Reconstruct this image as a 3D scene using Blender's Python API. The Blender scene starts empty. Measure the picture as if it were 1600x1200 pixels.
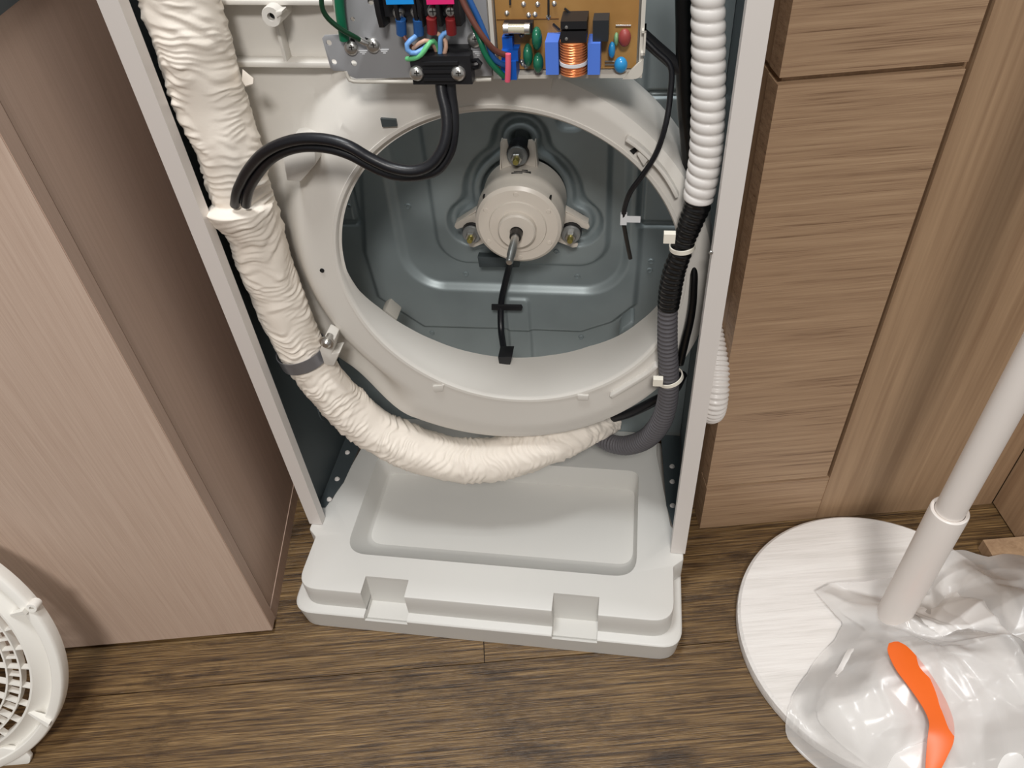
import bpy, bmesh, math, random
import numpy as np
from mathutils import Vector, Matrix, noise
random.seed(7)
SC = bpy.context.scene
COL = SC.collection
# ------------------------------------------------------------------ camera
F = 1200.0                                   # focal length in pixels of a 1600x1200 frame
VPZ = np.array([109., 1262., F])             # where plumb lines meet (down), relative to the centre
_n = lambda v: v/np.linalg.norm(v)
_X = _n(np.array([VPZ[1], -VPZ[0], 0.])); _Z = -_n(VPZ); _Y = np.cross(_Z, _X)
RW = np.array([_X, _Y, _Z])                  # camera (right, down, forward) -> world
CAM = np.array([0., 0., 1.0])
cd = bpy.data.cameras.new('camera'); cam = bpy.data.objects.new('camera', cd); COL.objects.link(cam)
cd.sensor_fit = 'HORIZONTAL'; cd.sensor_width = 36; cd.lens = 36*F/1600; cd.clip_start = .02
M = np.eye(4)
M[:3, 0] = RW[:, 0]; M[:3, 1] = -RW[:, 1]; M[:3, 2] = -RW[:, 2]; M[:3, 3] = CAM
cam.matrix_world = Matrix(M.tolist()); SC.camera = cam
# ------------------------------------------------------------------ light
SC.view_settings.view_transform = 'Standard'; SC.view_settings.look = 'None'
SC.view_settings.exposure = 0.0; SC.view_settings.gamma = 1; SC.view_settings.use_curve_mapping = False
wd = bpy.data.worlds.new('room_light'); SC.world = wd; wd.use_nodes = True
wd.node_tree.nodes['Background'].inputs[0].default_value = (1, .975, .95, 1)
wd.node_tree.nodes['Background'].inputs[1].default_value = .30
def area(name, loc, target, size, power, col):
    l = bpy.data.lights.new(name, 'AREA'); l.shape = 'DISK'; l.size = size; l.energy = power; l.color = col
    o = bpy.data.objects.new(name, l); COL.objects.link(o); o.location = loc
    o.rotation_euler = (Vector(target)-Vector(loc)).to_track_quat('-Z', 'Y').to_euler(); return o
area('ceiling_lamp_light', (-.08, -1.18, 2.34), (-.08, -1.18, 0), .48, 50, (1, .965, .925))
area('ceiling_lamp_light', (-.22, .42, 2.36), (-.22, .42, 0), .42, 20, (.96, .985, 1))

# ------------------------------------------------------------------ picture -> place helpers
def ray(px, py): return RW @ np.array([px-800., py-600., F])
def onz(px, py, z=0.):
    d = ray(px, py); return CAM+d*((z-CAM[2])/d[2])
def ony(px, py, y):
    d = ray(px, py); return CAM+d*((y-CAM[1])/d[1])
def onx(px, py, x):
    d = ray(px, py); return CAM+d*((x-CAM[0])/d[0])
TH = math.radians(-11.35)
U = np.array([math.cos(TH), math.sin(TH), 0]); V = np.array([-math.sin(TH), math.cos(TH), 0])
O = np.array([-.07954, .53577, 0.])
def P(px, py, v):
    """point of the air conditioner's own frame (u right, v depth, w up) seen at a pixel, at depth v"""
    d = ray(px, py); t = np.dot(O+v*V-CAM, V)/np.dot(d, V); q = CAM+d*t-O
    return (float(q@U), v, float(q[2]))
def PW(px, py, w):
    q = onz(px, py, w)-O; return (float(q@U), float(q@V), w)
def PU(px, py, u):
    d = ray(px, py); t = np.dot(O+u*U-CAM, U)/np.dot(d, U); q = CAM+d*t-O
    return (u, float(q@V), float(q[2]))
def mpp(p):
    """metres per pixel at a point of the air conditioner's frame"""
    w = O+p[0]*U+p[1]*V+np.array([0, 0, p[2]])
    return float((RW.T@(w-CAM))[2])/F
def circ3(a, n, r=1.): return [(r*math.cos(a+2*math.pi*i/n), r*math.sin(a+2*math.pi*i/n)) for i in range(n)]

# ------------------------------------------------------------------ materials
MATS = {}
def srgb(*c):
    return tuple(((x/255)/12.92 if x/255 <= .04045 else ((x/255+.055)/1.055)**2.4) for x in c)+(1,)
def mat(name, col, rough=.5, metal=0., bump=0., bscale=200, var=.04, vscale=6, spec=.5, coat=0.):
    if name in MATS: return MATS[name]
    m = bpy.data.materials.new(name); m.use_nodes = True; nt = m.node_tree; N = nt.nodes; L = nt.links
    b = N['Principled BSDF']; b.inputs['Roughness'].default_value = rough; b.inputs['Metallic'].default_value = metal
    b.inputs['Specular IOR Level'].default_value = spec; b.inputs['Coat Weight'].default_value = coat
    tc = N.new('ShaderNodeTexCoord')
    nz = N.new('ShaderNodeTexNoise'); nz.inputs['Scale'].default_value = vscale; nz.inputs['Detail'].default_value = 4
    L.new(tc.outputs['Object'], nz.inputs['Vector'])
    r = N.new('ShaderNodeValToRGB'); c = srgb(*col)
    r.color_ramp.elements[0].position = .3; r.color_ramp.elements[1].position = .7
    r.color_ramp.elements[0].color = tuple(x*(1-var) for x in c[:3])+(1,)
    r.color_ramp.elements[1].color = tuple(min(1, x*(1+var)) for x in c[:3])+(1,)
    L.new(nz.outputs['Fac'], r.inputs['Fac']); L.new(r.outputs['Color'], b.inputs['Base Color'])
    if bump:
        n2 = N.new('ShaderNodeTexNoise'); n2.inputs['Scale'].default_value = bscale; n2.inputs['Detail'].default_value = 3
        L.new(tc.outputs['Object'], n2.inputs['Vector'])
        bp = N.new('ShaderNodeBump'); bp.inputs['Strength'].default_value = bump; bp.inputs['Distance'].default_value = .001
        L.new(n2.outputs['Fac'], bp.inputs['Height']); L.new(bp.outputs['Normal'], b.inputs['Normal'])
    MATS[name] = m; return m
def wood(name, stops, scale, rough=.5, bump=.3, dist=.0006, warp=.0, fine=1.0, spec=.4, perobj=False, knots=False):
    """grain stretched by the three scale factors (small = along the grain)"""
    if name in MATS: return MATS[name]
    m = bpy.data.materials.new(name); m.use_nodes = True; nt = m.node_tree; N = nt.nodes; L = nt.links
    b = N['Principled BSDF']; b.inputs['Specular IOR Level'].default_value = spec
    tc = N.new('ShaderNodeTexCoord'); vec = tc.outputs['Object']
    if perobj:
        oi = N.new('ShaderNodeObjectInfo'); ad = N.new('ShaderNodeVectorMath'); ad.operation = 'MULTIPLY_ADD'
        cx = N.new('ShaderNodeCombineXYZ'); 
        for i in range(3): L.new(oi.outputs['Random'], cx.inputs[i])
        ad.inputs[1].default_value = (37, 11, 5); L.new(cx.outputs[0], ad.inputs[0]); L.new(vec, ad.inputs[2]); vec = ad.outputs[0]
    if warp:
        wn = N.new('ShaderNodeTexNoise'); wn.inputs['Scale'].default_value = 2.6; wn.inputs['Detail'].default_value = 1
        mm = N.new('ShaderNodeMapping'); mm.inputs['Scale'].default_value = tuple(.4 if s == min(scale) else 1.6 for s in scale)
        L.new(vec, mm.inputs['Vector']); L.new(mm.outputs[0], wn.inputs['Vector'])
        wm = N.new('ShaderNodeVectorMath'); wm.operation = 'MULTIPLY_ADD'; wm.inputs[1].default_value = (warp, warp, warp)
        L.new(wn.outputs['Color'], wm.inputs[0]); L.new(vec, wm.inputs[2]); vec = wm.outputs[0]
    mp = N.new('ShaderNodeMapping'); mp.inputs['Scale'].default_value = scale; L.new(vec, mp.inputs['Vector'])
    n1 = N.new('ShaderNodeTexNoise'); n1.inputs['Scale'].default_value = 1; n1.inputs['Detail'].default_value = 5; n1.inputs['Roughness'].default_value = .6
    L.new(mp.outputs[0], n1.inputs['Vector'])
    mp2 = N.new('ShaderNodeMapping'); mp2.inputs['Scale'].default_value = tuple(s*5 if s != min(scale) else s*2.5 for s in scale); L.new(vec, mp2.inputs['Vector'])
    n2 = N.new('ShaderNodeTexNoise'); n2.inputs['Scale'].default_value = 1; n2.inputs['Detail'].default_value = 3; L.new(mp2.outputs[0], n2.inputs['Vector'])
    mx = N.new('ShaderNodeMath'); mx.operation = 'MULTIPLY_ADD'; mx.inputs[1].default_value = .55*fine
    sb = N.new('ShaderNodeMath'); sb.operation = 'SUBTRACT'; sb.inputs[1].default_value = .5
    L.new(n2.outputs['Fac'], sb.inputs[0]); L.new(sb.outputs[0], mx.inputs[0]); L.new(n1.outputs['Fac'], mx.inputs[2])
    fac = mx.outputs[0]
    r = N.new('ShaderNodeValToRGB'); e = r.color_ramp.elements
    e[0].position, e[0].color = stops[0][0], srgb(*stops[0][1]); e[1].position, e[1].color = stops[-1][0], srgb(*stops[-1][1])
    for p, c in stops[1:-1]:
        k = e.new(p); k.color = srgb(*c)
    L.new(fac, r.inputs['Fac']); colr = r.outputs['Color']
    if knots:
        n3 = N.new('ShaderNodeTexNoise'); n3.inputs['Scale'].default_value = 1.; n3.inputs['Detail'].default_value = 6; n3.inputs['Roughness'].default_value = .7
        mp3 = N.new('ShaderNodeMapping'); mp3.inputs['Scale'].default_value = (7, 16, 4); L.new(vec, mp3.inputs['Vector']); L.new(mp3.outputs[0], n3.inputs['Vector'])
        r3 = N.new('ShaderNodeValToRGB'); r3.color_ramp.elements[0].position = .33; r3.color_ramp.elements[0].color = (.22, .18, .16, 1)
        r3.color_ramp.elements[1].position = .47; r3.color_ramp.elements[1].color = (1, 1, 1, 1); L.new(n3.outputs['Fac'], r3.inputs['Fac'])
        mul = N.new('ShaderNodeMix'); mul.data_type = 'RGBA'; mul.blend_type = 'MULTIPLY'; mul.inputs[0].default_value = .8
        L.new(colr, mul.inputs[6]); L.new(r3.outputs[0], mul.inputs[7]); colr = mul.outputs[2]
    L.new(colr, b.inputs['Base Color'])
    b.inputs['Roughness'].default_value = rough
    bp = N.new('ShaderNodeBump'); bp.inputs['Strength'].default_value = bump; bp.inputs['Distance'].default_value = dist
    L.new(fac, bp.inputs['Height']); L.new(bp.outputs['Normal'], b.inputs['Normal'])
    MATS[name] = m; return m
WHITE = mat('white_plastic', (219, 215, 208), .42, bump=.03, bscale=400, var=.012, vscale=9)
TRAYW = mat('tray_plastic', (211, 209, 204), .45, bump=.05, bscale=300, var=.015)
STRIP = mat('painted_steel', (222, 216, 211), .38, var=.012)
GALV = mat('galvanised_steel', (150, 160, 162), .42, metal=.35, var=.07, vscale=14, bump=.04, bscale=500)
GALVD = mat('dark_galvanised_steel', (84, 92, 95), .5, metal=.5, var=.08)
CREAM = mat('cream_motor_enamel', (226, 217, 205), .35, var=.02)
GREYM = mat('grey_zinc_plate', (166, 167, 170), .42, metal=.2, var=.03)
BEIGE = mat('beige_plastic', (205, 200, 190), .45, var=.02)
BLACK = mat('black_plastic', (26, 26, 29), .45, var=.1)
RUBBER = mat('black_rubber', (22, 23, 28), .38, var=.1, bump=.1, bscale=300)
TAPE = mat('black_vinyl_tape', (16, 16, 17), .28, var=.1)
GREYH = mat('grey_corrugated_plastic', (92, 90, 94), .5, var=.05)
WHOSE = mat('white_hose_plastic', (230, 226, 222), .32, var=.02)
CLOTH = mat('white_wrapping_tape', (243, 234, 222), .62, var=.025, vscale=20, bump=.12, bscale=350)
STEEL = mat('screw_steel', (196, 194, 190), .3, metal=.85, var=.05)
BRASS = mat('zinc_brass', (176, 166, 96), .35, metal=.8, var=.05)
DARK = mat('dark_hole', (14, 14, 15), .8)
TIE = mat('nylon_tie', (238, 232, 218), .4, var=.02)
LCAB = wood('pinkish_wood_laminate', [(.25, (196, 171, 154)), (.5, (204, 180, 163)), (.75, (211, 188, 171))], (230, 230, 5.0), rough=.5, bump=.4, dist=.0006, warp=.012, fine=1.3)
LCABE = wood('brown_laminate_edge', [(.25, (184, 157, 140)), (.5, (190, 163, 146)), (.75, (196, 169, 152))], (150, 150, 3), rough=.5, bump=.15, fine=1.2)
RCABH = wood('oak_laminate_cross_grain', [(.24, (120, 94, 72)), (.40, (160, 131, 104)), (.55, (172, 143, 114)), (.75, (184, 155, 125))], (4.5, 40, 170), rough=.5, bump=.35, dist=.0006, warp=.008, fine=1.3)
RCABV = wood('oak_laminate_upright_grain', [(.25, (148, 119, 92)), (.5, (166, 137, 108)), (.75, (182, 152, 121))], (48, 48, 1.8), rough=.5, bump=.2, warp=.02)
FLOORM = wood('dark_oak_vinyl', [(.24, (40, 27, 16)), (.40, (80, 59, 36)), (.54, (112, 87, 54)), (.76, (154, 125, 84))], (8.0, 330, 330), rough=.34, bump=.9, dist=.0008, warp=.014, fine=1.5, spec=.5, perobj=True, knots=True)
DISCM = wood('white_wood_grain', [(.25, (222, 218, 213)), (.5, (236, 232, 228)), (.75, (243, 240, 236))], (5, 60, 60), rough=.5, bump=.7, dist=.0012, warp=.03)
POLEM = mat('white_painted_tube', (236, 229, 223), .4, var=.01)

# ------------------------------------------------------------------ mesh helpers
def link(name, me, m, parent=None, smooth=True, angle=35):
    o = bpy.data.objects.new(name, me); COL.objects.link(o)
    if m is not None and not me.materials: me.materials.append(m)
    if parent is not None: o.parent = parent
    if smooth and len(me.polygons):
        me.polygons.foreach_set('use_smooth', [True]*len(me.polygons))
        if angle: me.set_sharp_from_angle(angle=math.radians(angle))
    return o
def build(name, vs, fs, m, parent=None, smooth=True, angle=35):
    me = bpy.data.meshes.new(name); me.from_pydata([tuple(map(float, v)) for v in vs], [], fs); me.validate(); me.update()
    bm = bmesh.new(); bm.from_mesh(me); bmesh.ops.recalc_face_normals(bm, faces=bm.faces); bm.to_mesh(me); bm.free()
    return link(name, me, m, parent, smooth, angle)
def frombm(name, bm, m, parent=None, smooth=True, angle=35):
    bmesh.ops.recalc_face_normals(bm, faces=bm.faces)
    me = bpy.data.meshes.new(name); bm.to_mesh(me); bm.free(); return link(name, me, m, parent, smooth, angle)
def bevelbm(bm, r, seg=2, ang=30):
    if r <= 0: return
    es = [e for e in bm.edges if len(e.link_faces) == 2 and e.calc_face_angle(0) > math.radians(ang)]
    bmesh.ops.bevel(bm, geom=es, offset=r, segments=seg, affect='EDGES', profile=.5, clamp_overlap=True)
def boxbm(bm, x0, x1, y0, y1, z0, z1):
    vs = [bm.verts.new(p) for p in [(x0, y0, z0), (x1, y0, z0), (x1, y1, z0), (x0, y1, z0), (x0, y0, z1), (x1, y0, z1), (x1, y1, z1), (x0, y1, z1)]]
    for f in [(0, 3, 2, 1), (4, 5, 6, 7), (0, 1, 5, 4), (1, 2, 6, 5), (2, 3, 7, 6), (3, 0, 4, 7)]: bm.faces.new([vs[i] for i in f])
def box(name, b, m, parent=None, bev=.001, seg=2):
    bm = bmesh.new(); boxbm(bm, min(b[0:2]), max(b[0:2]), min(b[2:4]), max(b[2:4]), min(b[4:6]), max(b[4:6])); bevelbm(bm, bev, seg); return frombm(name, bm, m, parent)
def prism(name, pts, axis, a0, a1, m, parent=None, bev=0., seg=2):
    """outline pts (2-D) pushed along axis: 'v' outline in (u,w), 'w' outline in (u,v), 'u' outline in (v,w)"""
    def p3(p, a): return (p[0], a, p[1]) if axis == 'v' else ((p[0], p[1], a) if axis == 'w' else (a, p[0], p[1]))
    bm = bmesh.new(); A = [bm.verts.new(p3(p, a0)) for p in pts]; B = [bm.verts.new(p3(p, a1)) for p in pts]; n = len(pts)
    bm.faces.new(A); bm.faces.new(B[::-1])
    for i in range(n): bm.faces.new([A[i], B[i], B[(i+1) % n], A[(i+1) % n]])
    bmesh.ops.recalc_face_normals(bm, faces=bm.faces)
    bevelbm(bm, bev, seg); return frombm(name, bm, m, parent)
def rounded(pts, rad, seg=6):
    """round the corners of a closed 2-D outline; rad a number or a list"""
    out = []; n = len(pts)
    for i in range(n):
        r = rad[i] if isinstance(rad, (list, tuple)) else rad
        p = np.array(pts[i], float); a = np.array(pts[i-1], float)-p; b = np.array(pts[(i+1) % n], float)-p
        la, lb = np.linalg.norm(a), np.linalg.norm(b)
        if r <= 0: out.append(tuple(p)); continue
        a /= la; b /= lb; ang = math.acos(max(-1, min(1, float(a@b)))); t = min(r/math.tan(ang/2), .49*la, .49*lb)
        s, e = p+a*t, p+b*t
        for k in range(seg+1):
            q = k/seg; out.append(tuple((1-q)**2*s+2*q*(1-q)*p+q*q*e))
    return out
def lathe(name, prof, m, parent=None, axis='v', loc=(0, 0, 0), n=40, angle=35):
    """profile of (radius, along); axis 'v' -> along +v, 'w' -> along +w"""
    vs = []; fs = []; k = len(prof)
    for i in range(n):
        a = 2*math.pi*i/n; c, s = math.cos(a), math.sin(a)
        for r, h in prof:
            q = (r*c, h, r*s) if axis == 'v' else ((r*c, r*s, h) if axis == 'w' else (h, r*c, r*s))
            vs.append((q[0]+loc[0], q[1]+loc[1], q[2]+loc[2]))
    for i in range(n):
        j = (i+1) % n
        for t in range(k-1): fs.append((i*k+t, j*k+t, j*k+t+1, i*k+t+1))
    if prof[0][0] > 0: pass
    me = bpy.data.meshes.new(name); me.from_pydata(vs, [], fs)
    bm = bmesh.new(); bm.from_mesh(me); bmesh.ops.remove_doubles(bm, verts=bm.verts, dist=1e-6); bmesh.ops.recalc_face_normals(bm, faces=bm.faces); bm.to_mesh(me); bm.free()
    return link(name, me, m, parent, True, angle)
def spline(pts, step=.004):
    """Catmull-Rom through points (tuples of any length), resampled evenly"""
    p = np.array(pts, float); p = np.vstack([2*p[0]-p[1], p, 2*p[-1]-p[-2]]); out = []
    for i in range(1, len(p)-2):
        n = max(2, int(np.linalg.norm(p[i+1][:3]-p[i][:3])/step*2))
        for k in range(n):
            t = k/n; a, b, c, d = p[i-1], p[i], p[i+1], p[i+2]
            out.append(.5*((2*b)+(-a+c)*t+(2*a-5*b+4*c-d)*t*t+(-a+3*b-3*c+d)*t**3))
    out.append(p[-2]); q = np.array(out)
    s = np.r_[0, np.cumsum(np.linalg.norm(np.diff(q[:, :3], axis=0), axis=1))]
    m = max(2, int(s[-1]/step)); si = np.linspace(0, s[-1], m+1)
    return np.array([np.interp(si, s, q[:, k]) for k in range(q.shape[1])]).T, si
def tube(name, pts, r, m, parent=None, n=12, step=.004, rfun=None, cap=True, angle=50):
    """r a number or taken from the 4th coordinate; rfun(s, angle, r, length) may reshape it"""
    q, s = spline(pts, step); rr = q[:, 3] if q.shape[1] > 3 else np.full(len(q), r)
    q = q[:, :3]; T = np.gradient(q, axis=0); T /= np.linalg.norm(T, axis=1)[:, None]
    up = np.array([0, -1., 0]) if abs(T[0][1]) < .9 else np.array([1., 0, 0])
    nn = np.cross(T[0], up); nn /= np.linalg.norm(nn); vs = []; fs = []
    for i in range(len(q)):
        nn = nn-T[i]*(nn@T[i]); nn /= np.linalg.norm(nn); bb = np.cross(T[i], nn)
        for k in range(n):
            a = 2*math.pi*k/n; rad = rr[i] if rfun is None else rfun(s[i], a, rr[i], s[-1])
            vs.append(q[i]+rad*(math.cos(a)*nn+math.sin(a)*bb))
    for i in range(len(q)-1):
        for k in range(n): fs.append((i*n+k, i*n+(k+1) % n, (i+1)*n+(k+1) % n, (i+1)*n+k))
    if cap:
        fs.append(tuple(range(n))[::-1]); fs.append(tuple((len(q)-1)*n+k for k in range(n)))
    return build(name, vs, fs, m, parent, True, angle)
def cut(o, cutters):
    """subtract the cutter objects from o for good and remove them"""
    for c in cutters:
        c.parent = o.parent
        md = o.modifiers.new('cut', 'BOOLEAN'); md.operation = 'DIFFERENCE'; md.object = c; md.solver = 'EXACT'
    dg = bpy.context.evaluated_depsgraph_get(); dg.update()
    me = bpy.data.meshes.new_from_object(o.evaluated_get(dg)); old = o.data; o.modifiers.clear(); o.data = me
    nm = old.name; bpy.data.meshes.remove(old); me.name = nm
    for c in cutters:
        d = c.data; bpy.data.objects.remove(c); bpy.data.meshes.remove(d)
    me.polygons.foreach_set('use_smooth', [True]*len(me.polygons)); me.set_sharp_from_angle(angle=math.radians(30))
def bevelmod(o, r, seg=2):
    md = o.modifiers.new('bevel', 'BEVEL'); md.width = r; md.segments = seg; md.limit_method = 'ANGLE'; md.angle_limit = math.radians(40)
def empty(name, loc=(0, 0, 0), rz=0., label=None, cat=None):
    o = bpy.data.objects.new(name, None); COL.objects.link(o); o.location = [float(x) for x in loc]; o.rotation_euler.z = rz; o.empty_display_size = .05
    return tag(o, label, cat)
def tag(o, label=None, cat=None, group=None, kind=None):
    if label: o['label'] = label
    if cat: o['category'] = cat
    if group: o['group'] = group
    if kind: o['kind'] = kind
    return o
def acthing(name, label, cat, anchor): 
    """a thing of its own that is built in the air conditioner's frame: Empty at its base, parts in the same frame"""
    e = empty(name, O, TH, label, cat); return e
def sstep(a, b, x):
    t = np.clip((x-a)/(b-a), 0, 1); return t*t*(3-2*t)

# ================================================================== THE ROOM
fl = box('floor', (-2.2, 1.6, -2.6, 1.1, -.06, -.004), mat('subfloor', (30, 22, 16), .8), bev=0); tag(fl, kind='structure')
SEAM = .506; PWD = .18; PL = 1.8
for k in range(-4, 4):
    y0 = SEAM+k*PWD
    offs = {0: -.0706, -1: .95, 1: .95, 2: -.5, -2: 1.0}.get(k, random.uniform(-.6, .6))
    for j in range(-3, 3):
        x0 = offs+j*PL; x1 = x0+PL
        x0, x1 = max(x0, -2.2), min(x1, 1.6); yy1 = min(y0+PWD, 1.1)
        if x1-x0 < .02 or y0 > 1.08: continue
        g = .0006
        bm = bmesh.new(); cx, cy = (x0+x1)/2, (y0+yy1)/2
        boxbm(bm, x0+g-cx, x1-g-cx, y0+g-cy, yy1-g-cy, -.005, 0.0); bevelbm(bm, .0008, 1)
        o = frombm('plank', bm, FLOORM, fl); o.location = (cx, cy, 0)
wb = box('wall_back', (-2.2, 1.6, 1.1, 1.16, 0, 2.4), mat('wall_paint', (214, 208, 200), .8), bev=0); tag(wb, kind='structure')

# ---- left cabinet
ZC = .8215
LC = empty('wood_cabinet', (-.95, .58, 0), 0, 'pinkish wood-grain counter cabinet with a dark top, left of the opened air conditioner', 'cabinet')
def lbox(n, b, m, bev=.0012, par=LC):
    c = box(n, (b[0]+.95, b[1]+.95, b[2]-.58, b[3]-.58, b[4], b[5]), m, par, bev); return c
lbox('door', (-1.6, -.3725, .5775, .598, .010, ZC), LCAB)
lbox('door_edge_band', (-.3726, -.3716, .5783, .5975, .0105, ZC), LCABE, .0003)
lbox('side_panel', (-.394, -.3745, .603, 1.08, .030, ZC), LCABE, .0008)
lbox('bottom_rail', (-.394, -.3735, .600, 1.08, 0, .0288), LCABE, .0006)
lbox('carcass', (-1.6, -.394, .603, 1.08, .03, ZC), LCABE)
lbox('countertop', (-1.6, -.3705, .565, 1.08, ZC+.0005, ZC+.03), mat('dark_countertop', (72, 78, 80), .4, var=.06, vscale=60), .002)
# ---- right cabinet
RC = empty('oak_cabinet', (.72, .70, 0), 0, 'oak-grain cabinet with grooved panels, right of the opened air conditioner', 'cabinet')
def rbox(n, b, m, bev=.0015, par=RC):
    return box(n, (b[0]-.72, b[1]-.72, b[2]-.70, b[3]-.70, b[4], b[5]), m, par, bev)
YF = .695
q1 = ony(1211, 126, YF); q2 = ony(1504, 105, YF); q3 = ony(1303, 746, YF); q4 = ony(1108, 762, YF)
xl = float(q4[0]+q1[0])/2; xg = float(q3[0]+q2[0])/2; zg = float(q1[2]+q2[2])/2; zb = float(q3[2]+q4[2])/2
rbox('carcass', (xl+.006, 1.25, YF+.009, 1.08, 0, 2.05), RCABV)
rbox('panel', (xl, xg-.004, YF, YF+.03, zb+.004, zg-.0035), RCABH, .0018)
rbox('panel', (xl, xg-.004, YF, YF+.03, zg+.0035, 2.05), RCABH, .0018)
rbox('bottom_rail', (xl, xg+.0005, YF-.001, YF+.03, .001, zb), RCABH, .001)
rbox('stile', (xg+.0005, .7235, YF-.002, YF+.03, .001, 2.05), RCABV, .004)
rbox('side_panel', (xl+.001, xl+.012, YF+.03, 1.08, 0, zg-.0035), RCABV, .0005)
rbox('side_panel', (xl+.001, xl+.012, YF+.03, 1.08, zg+.0035, 2.05), RCABV, .0005)
# ---- return panel at the far right and the board in front of it
RP = box('upright_board', (.7255, .76, .622, .693, .004, 2.05), RCABV, None, .0015); tag(RP, 'upright oak panel edge meeting the right cabinet in the corner', 'board')
BD = box('wood_board', (.665, 1.05, .50, .617, .001, .022), RCABV, None, .002); tag(BD, 'low brown board on the floor behind the plastic bag', 'board')

# ================================================================== AIR CONDITIONER
AC = empty('air_conditioner', O, TH, 'opened white floor-standing air conditioner with its front grille and fan removed', 'air conditioner')
UL, UR = -.2668, .2802; VS = .120; WB = .0819; HT = 1.72
# side panels (steel sheet) with their white front flanges
for s, u0 in ((-1, UL), (1, UR)):
    ui = u0-s*.0015
    box('side_panel', (u0, ui, VS, .372, WB, HT), STRIP, AC, .0004)
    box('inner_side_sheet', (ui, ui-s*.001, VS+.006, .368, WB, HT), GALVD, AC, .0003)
    bm = bmesh.new(); fw = .0185
    a, b = u0, u0-s*fw
    boxbm(bm, min(a, b), max(a, b), VS-.0012, VS+.0012, WB+.001, HT)
    boxbm(bm, min(b, b-s*.0012), max(b, b-s*.0012), VS-.0012, VS+.013, WB+.001, HT)
    frombm('front_flange', bm, STRIP, AC)
    # bottom angle of the inner side with its screws
    k = .0225 if s < 0 else .020
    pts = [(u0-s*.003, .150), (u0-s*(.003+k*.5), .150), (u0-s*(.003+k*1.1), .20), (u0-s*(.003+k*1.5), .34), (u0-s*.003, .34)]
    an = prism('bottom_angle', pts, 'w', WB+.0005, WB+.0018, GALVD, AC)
    for vv in ((.165, .205, .26) if s < 0 else (.20, .245, .275)):
        lathe('screw', [(0, .003), (.003, .0024), (.0042, 0)], STRIP, an, 'w', (u0-s*.016, vv, WB+.0018), 12)
lathe('pressed_ring', [(.030, 0), (.0305, .0012), (.033, .0014), (.0335, 0)], GALVD, AC, 'u', (UL+.0025, .27, .195), 40)

# ---- base with the shallow tray
cu = (UL+UR)/2
hw = .2715; hi = .258
low = rounded([(cu-hw, .0), (cu+hw, .0), (cu+hw, .36), (cu-hw, .36)], [.030, .030, .004, .004], 8)
bm = bmesh.new()
def loop(pts, w): return [bm.verts.new((p[0], p[1], w)) for p in pts]
def inset_loop(pts, d, c=(cu, .18)):
    return [(p[0]-math.copysign(min(d, abs(p[0]-c[0])), p[0]-c[0]), p[1]+(d if p[1] < .15 else 0)) for p in pts]
rings = [loop(inset_loop(low, .003), 0.0), loop(low, .0385), loop(inset_loop(low, .0012), .0402), loop(inset_loop(low, .003), .0411)]
for A_, B_ in zip(rings, rings[1:]):
    for i in range(len(A_)): bm.faces.new([A_[i], A_[(i+1) % len(A_)], B_[(i+1) % len(A_)], B_[i]])
rings += [loop([(cu+(p[0]-cu)*.80, .18+(p[1]-.18)*.62) for p in low], .0411), loop([(cu+(p[0]-cu)*.80, .18+(p[1]-.18)*.62) for p in low], .008)]
for A_, B_ in ((rings[3], rings[4]), (rings[4], rings[5])):
    for i in range(len(A_)): bm.faces.new([A_[i], A_[(i+1) % len(A_)], B_[(i+1) % len(A_)], B_[i]])
bm.faces.new(rings[0][::-1]); bm.faces.new(rings[-1])
plinth = frombm('base_plinth', bm, TRAYW, AC)
up = rounded([(cu-hi, .0132), (cu+hi, .0132), (cu+hi, .098), (cu+hw, .110), (cu+hw, .15), (cu+hi-.003, .165), (cu+.235, .30), (cu+.235, .345), (cu-.235, .345), (cu-.235, .30), (cu-hi+.003, .165), (cu-hw, .15), (cu-hw, .110), (cu-hi, .098)],
             [.030, .030, .006, .006, .004, .01, .01, .004, .004, .01, .01, .004, .006, .006], 7)
top = prism('base_top', up, 'w', .036, WB, TRAYW, AC, .0022, 2)
# tray recess, tapered, rounded
tf, tb = .075, .2625; tl, tr = -.199, .2145
o_ = [(tl, tf), (tr, tf), (tr, tb), (tl, tb)]
def traybm():
    bm = bmesh.new(); lv = []
    for d, g, w, r in ((.0, 0., WB+.01, .032), (.0, 0., WB+.0, .032), (.0015, .002, WB-.003, .031), (.008, .037, .0430, .026), (.0105, .045, .0380, .024), (.0145, .053, .0352, .022), (.020, .062, .0335, .02), (.028, .072, .0328, .018)):
        pts = rounded([(tl+d, tf+g), (tr-d*.35, tf+g), (tr-d*.35, tb-d*.12), (tl+d, tb-d*.12)], [r, r, r*.5, r*.5], 8)
        lv.append([bm.verts.new((p[0], p[1], w)) for p in pts])
    for A_, B_ in zip(lv, lv[1:]):
        for i in range(len(A_)): bm.faces.new([A_[i], A_[(i+1) % len(A_)], B_[(i+1) % len(A_)], B_[i]])
    bm.faces.new(lv[0]); bm.faces.new(lv[-1][::-1]); return bm
tc_ = frombm('tray_cut', traybm(), None)
def notch(pa, pb):
    """a clip notch between the two picture columns: cut down into the step and through the ledge"""
    u0, u1 = pa, pb
    return (u0, u1)
n1 = (PW(570, 905, WB)[0], PW(637, 912, WB)[0]); n2 = (PW(864, 935, WB)[0], PW(936, 940, WB)[0])
cuts = [tc_]; cl = []
for u0, u1 in (n1, n2):
    cuts.append(prism('notch_cut', [(-.01, .0), (.0365, .0), (.0385, .030), (.041, WB+.02), (-.01, WB+.02)], 'u', u0, u1, None))
    cl.append(prism('notch_cut', [(-.01, .033), (.004, .031), (.009, .026), (.037, .026), (.040, WB+.02), (-.01, WB+.02)], 'u', u0, u1, None))
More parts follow.
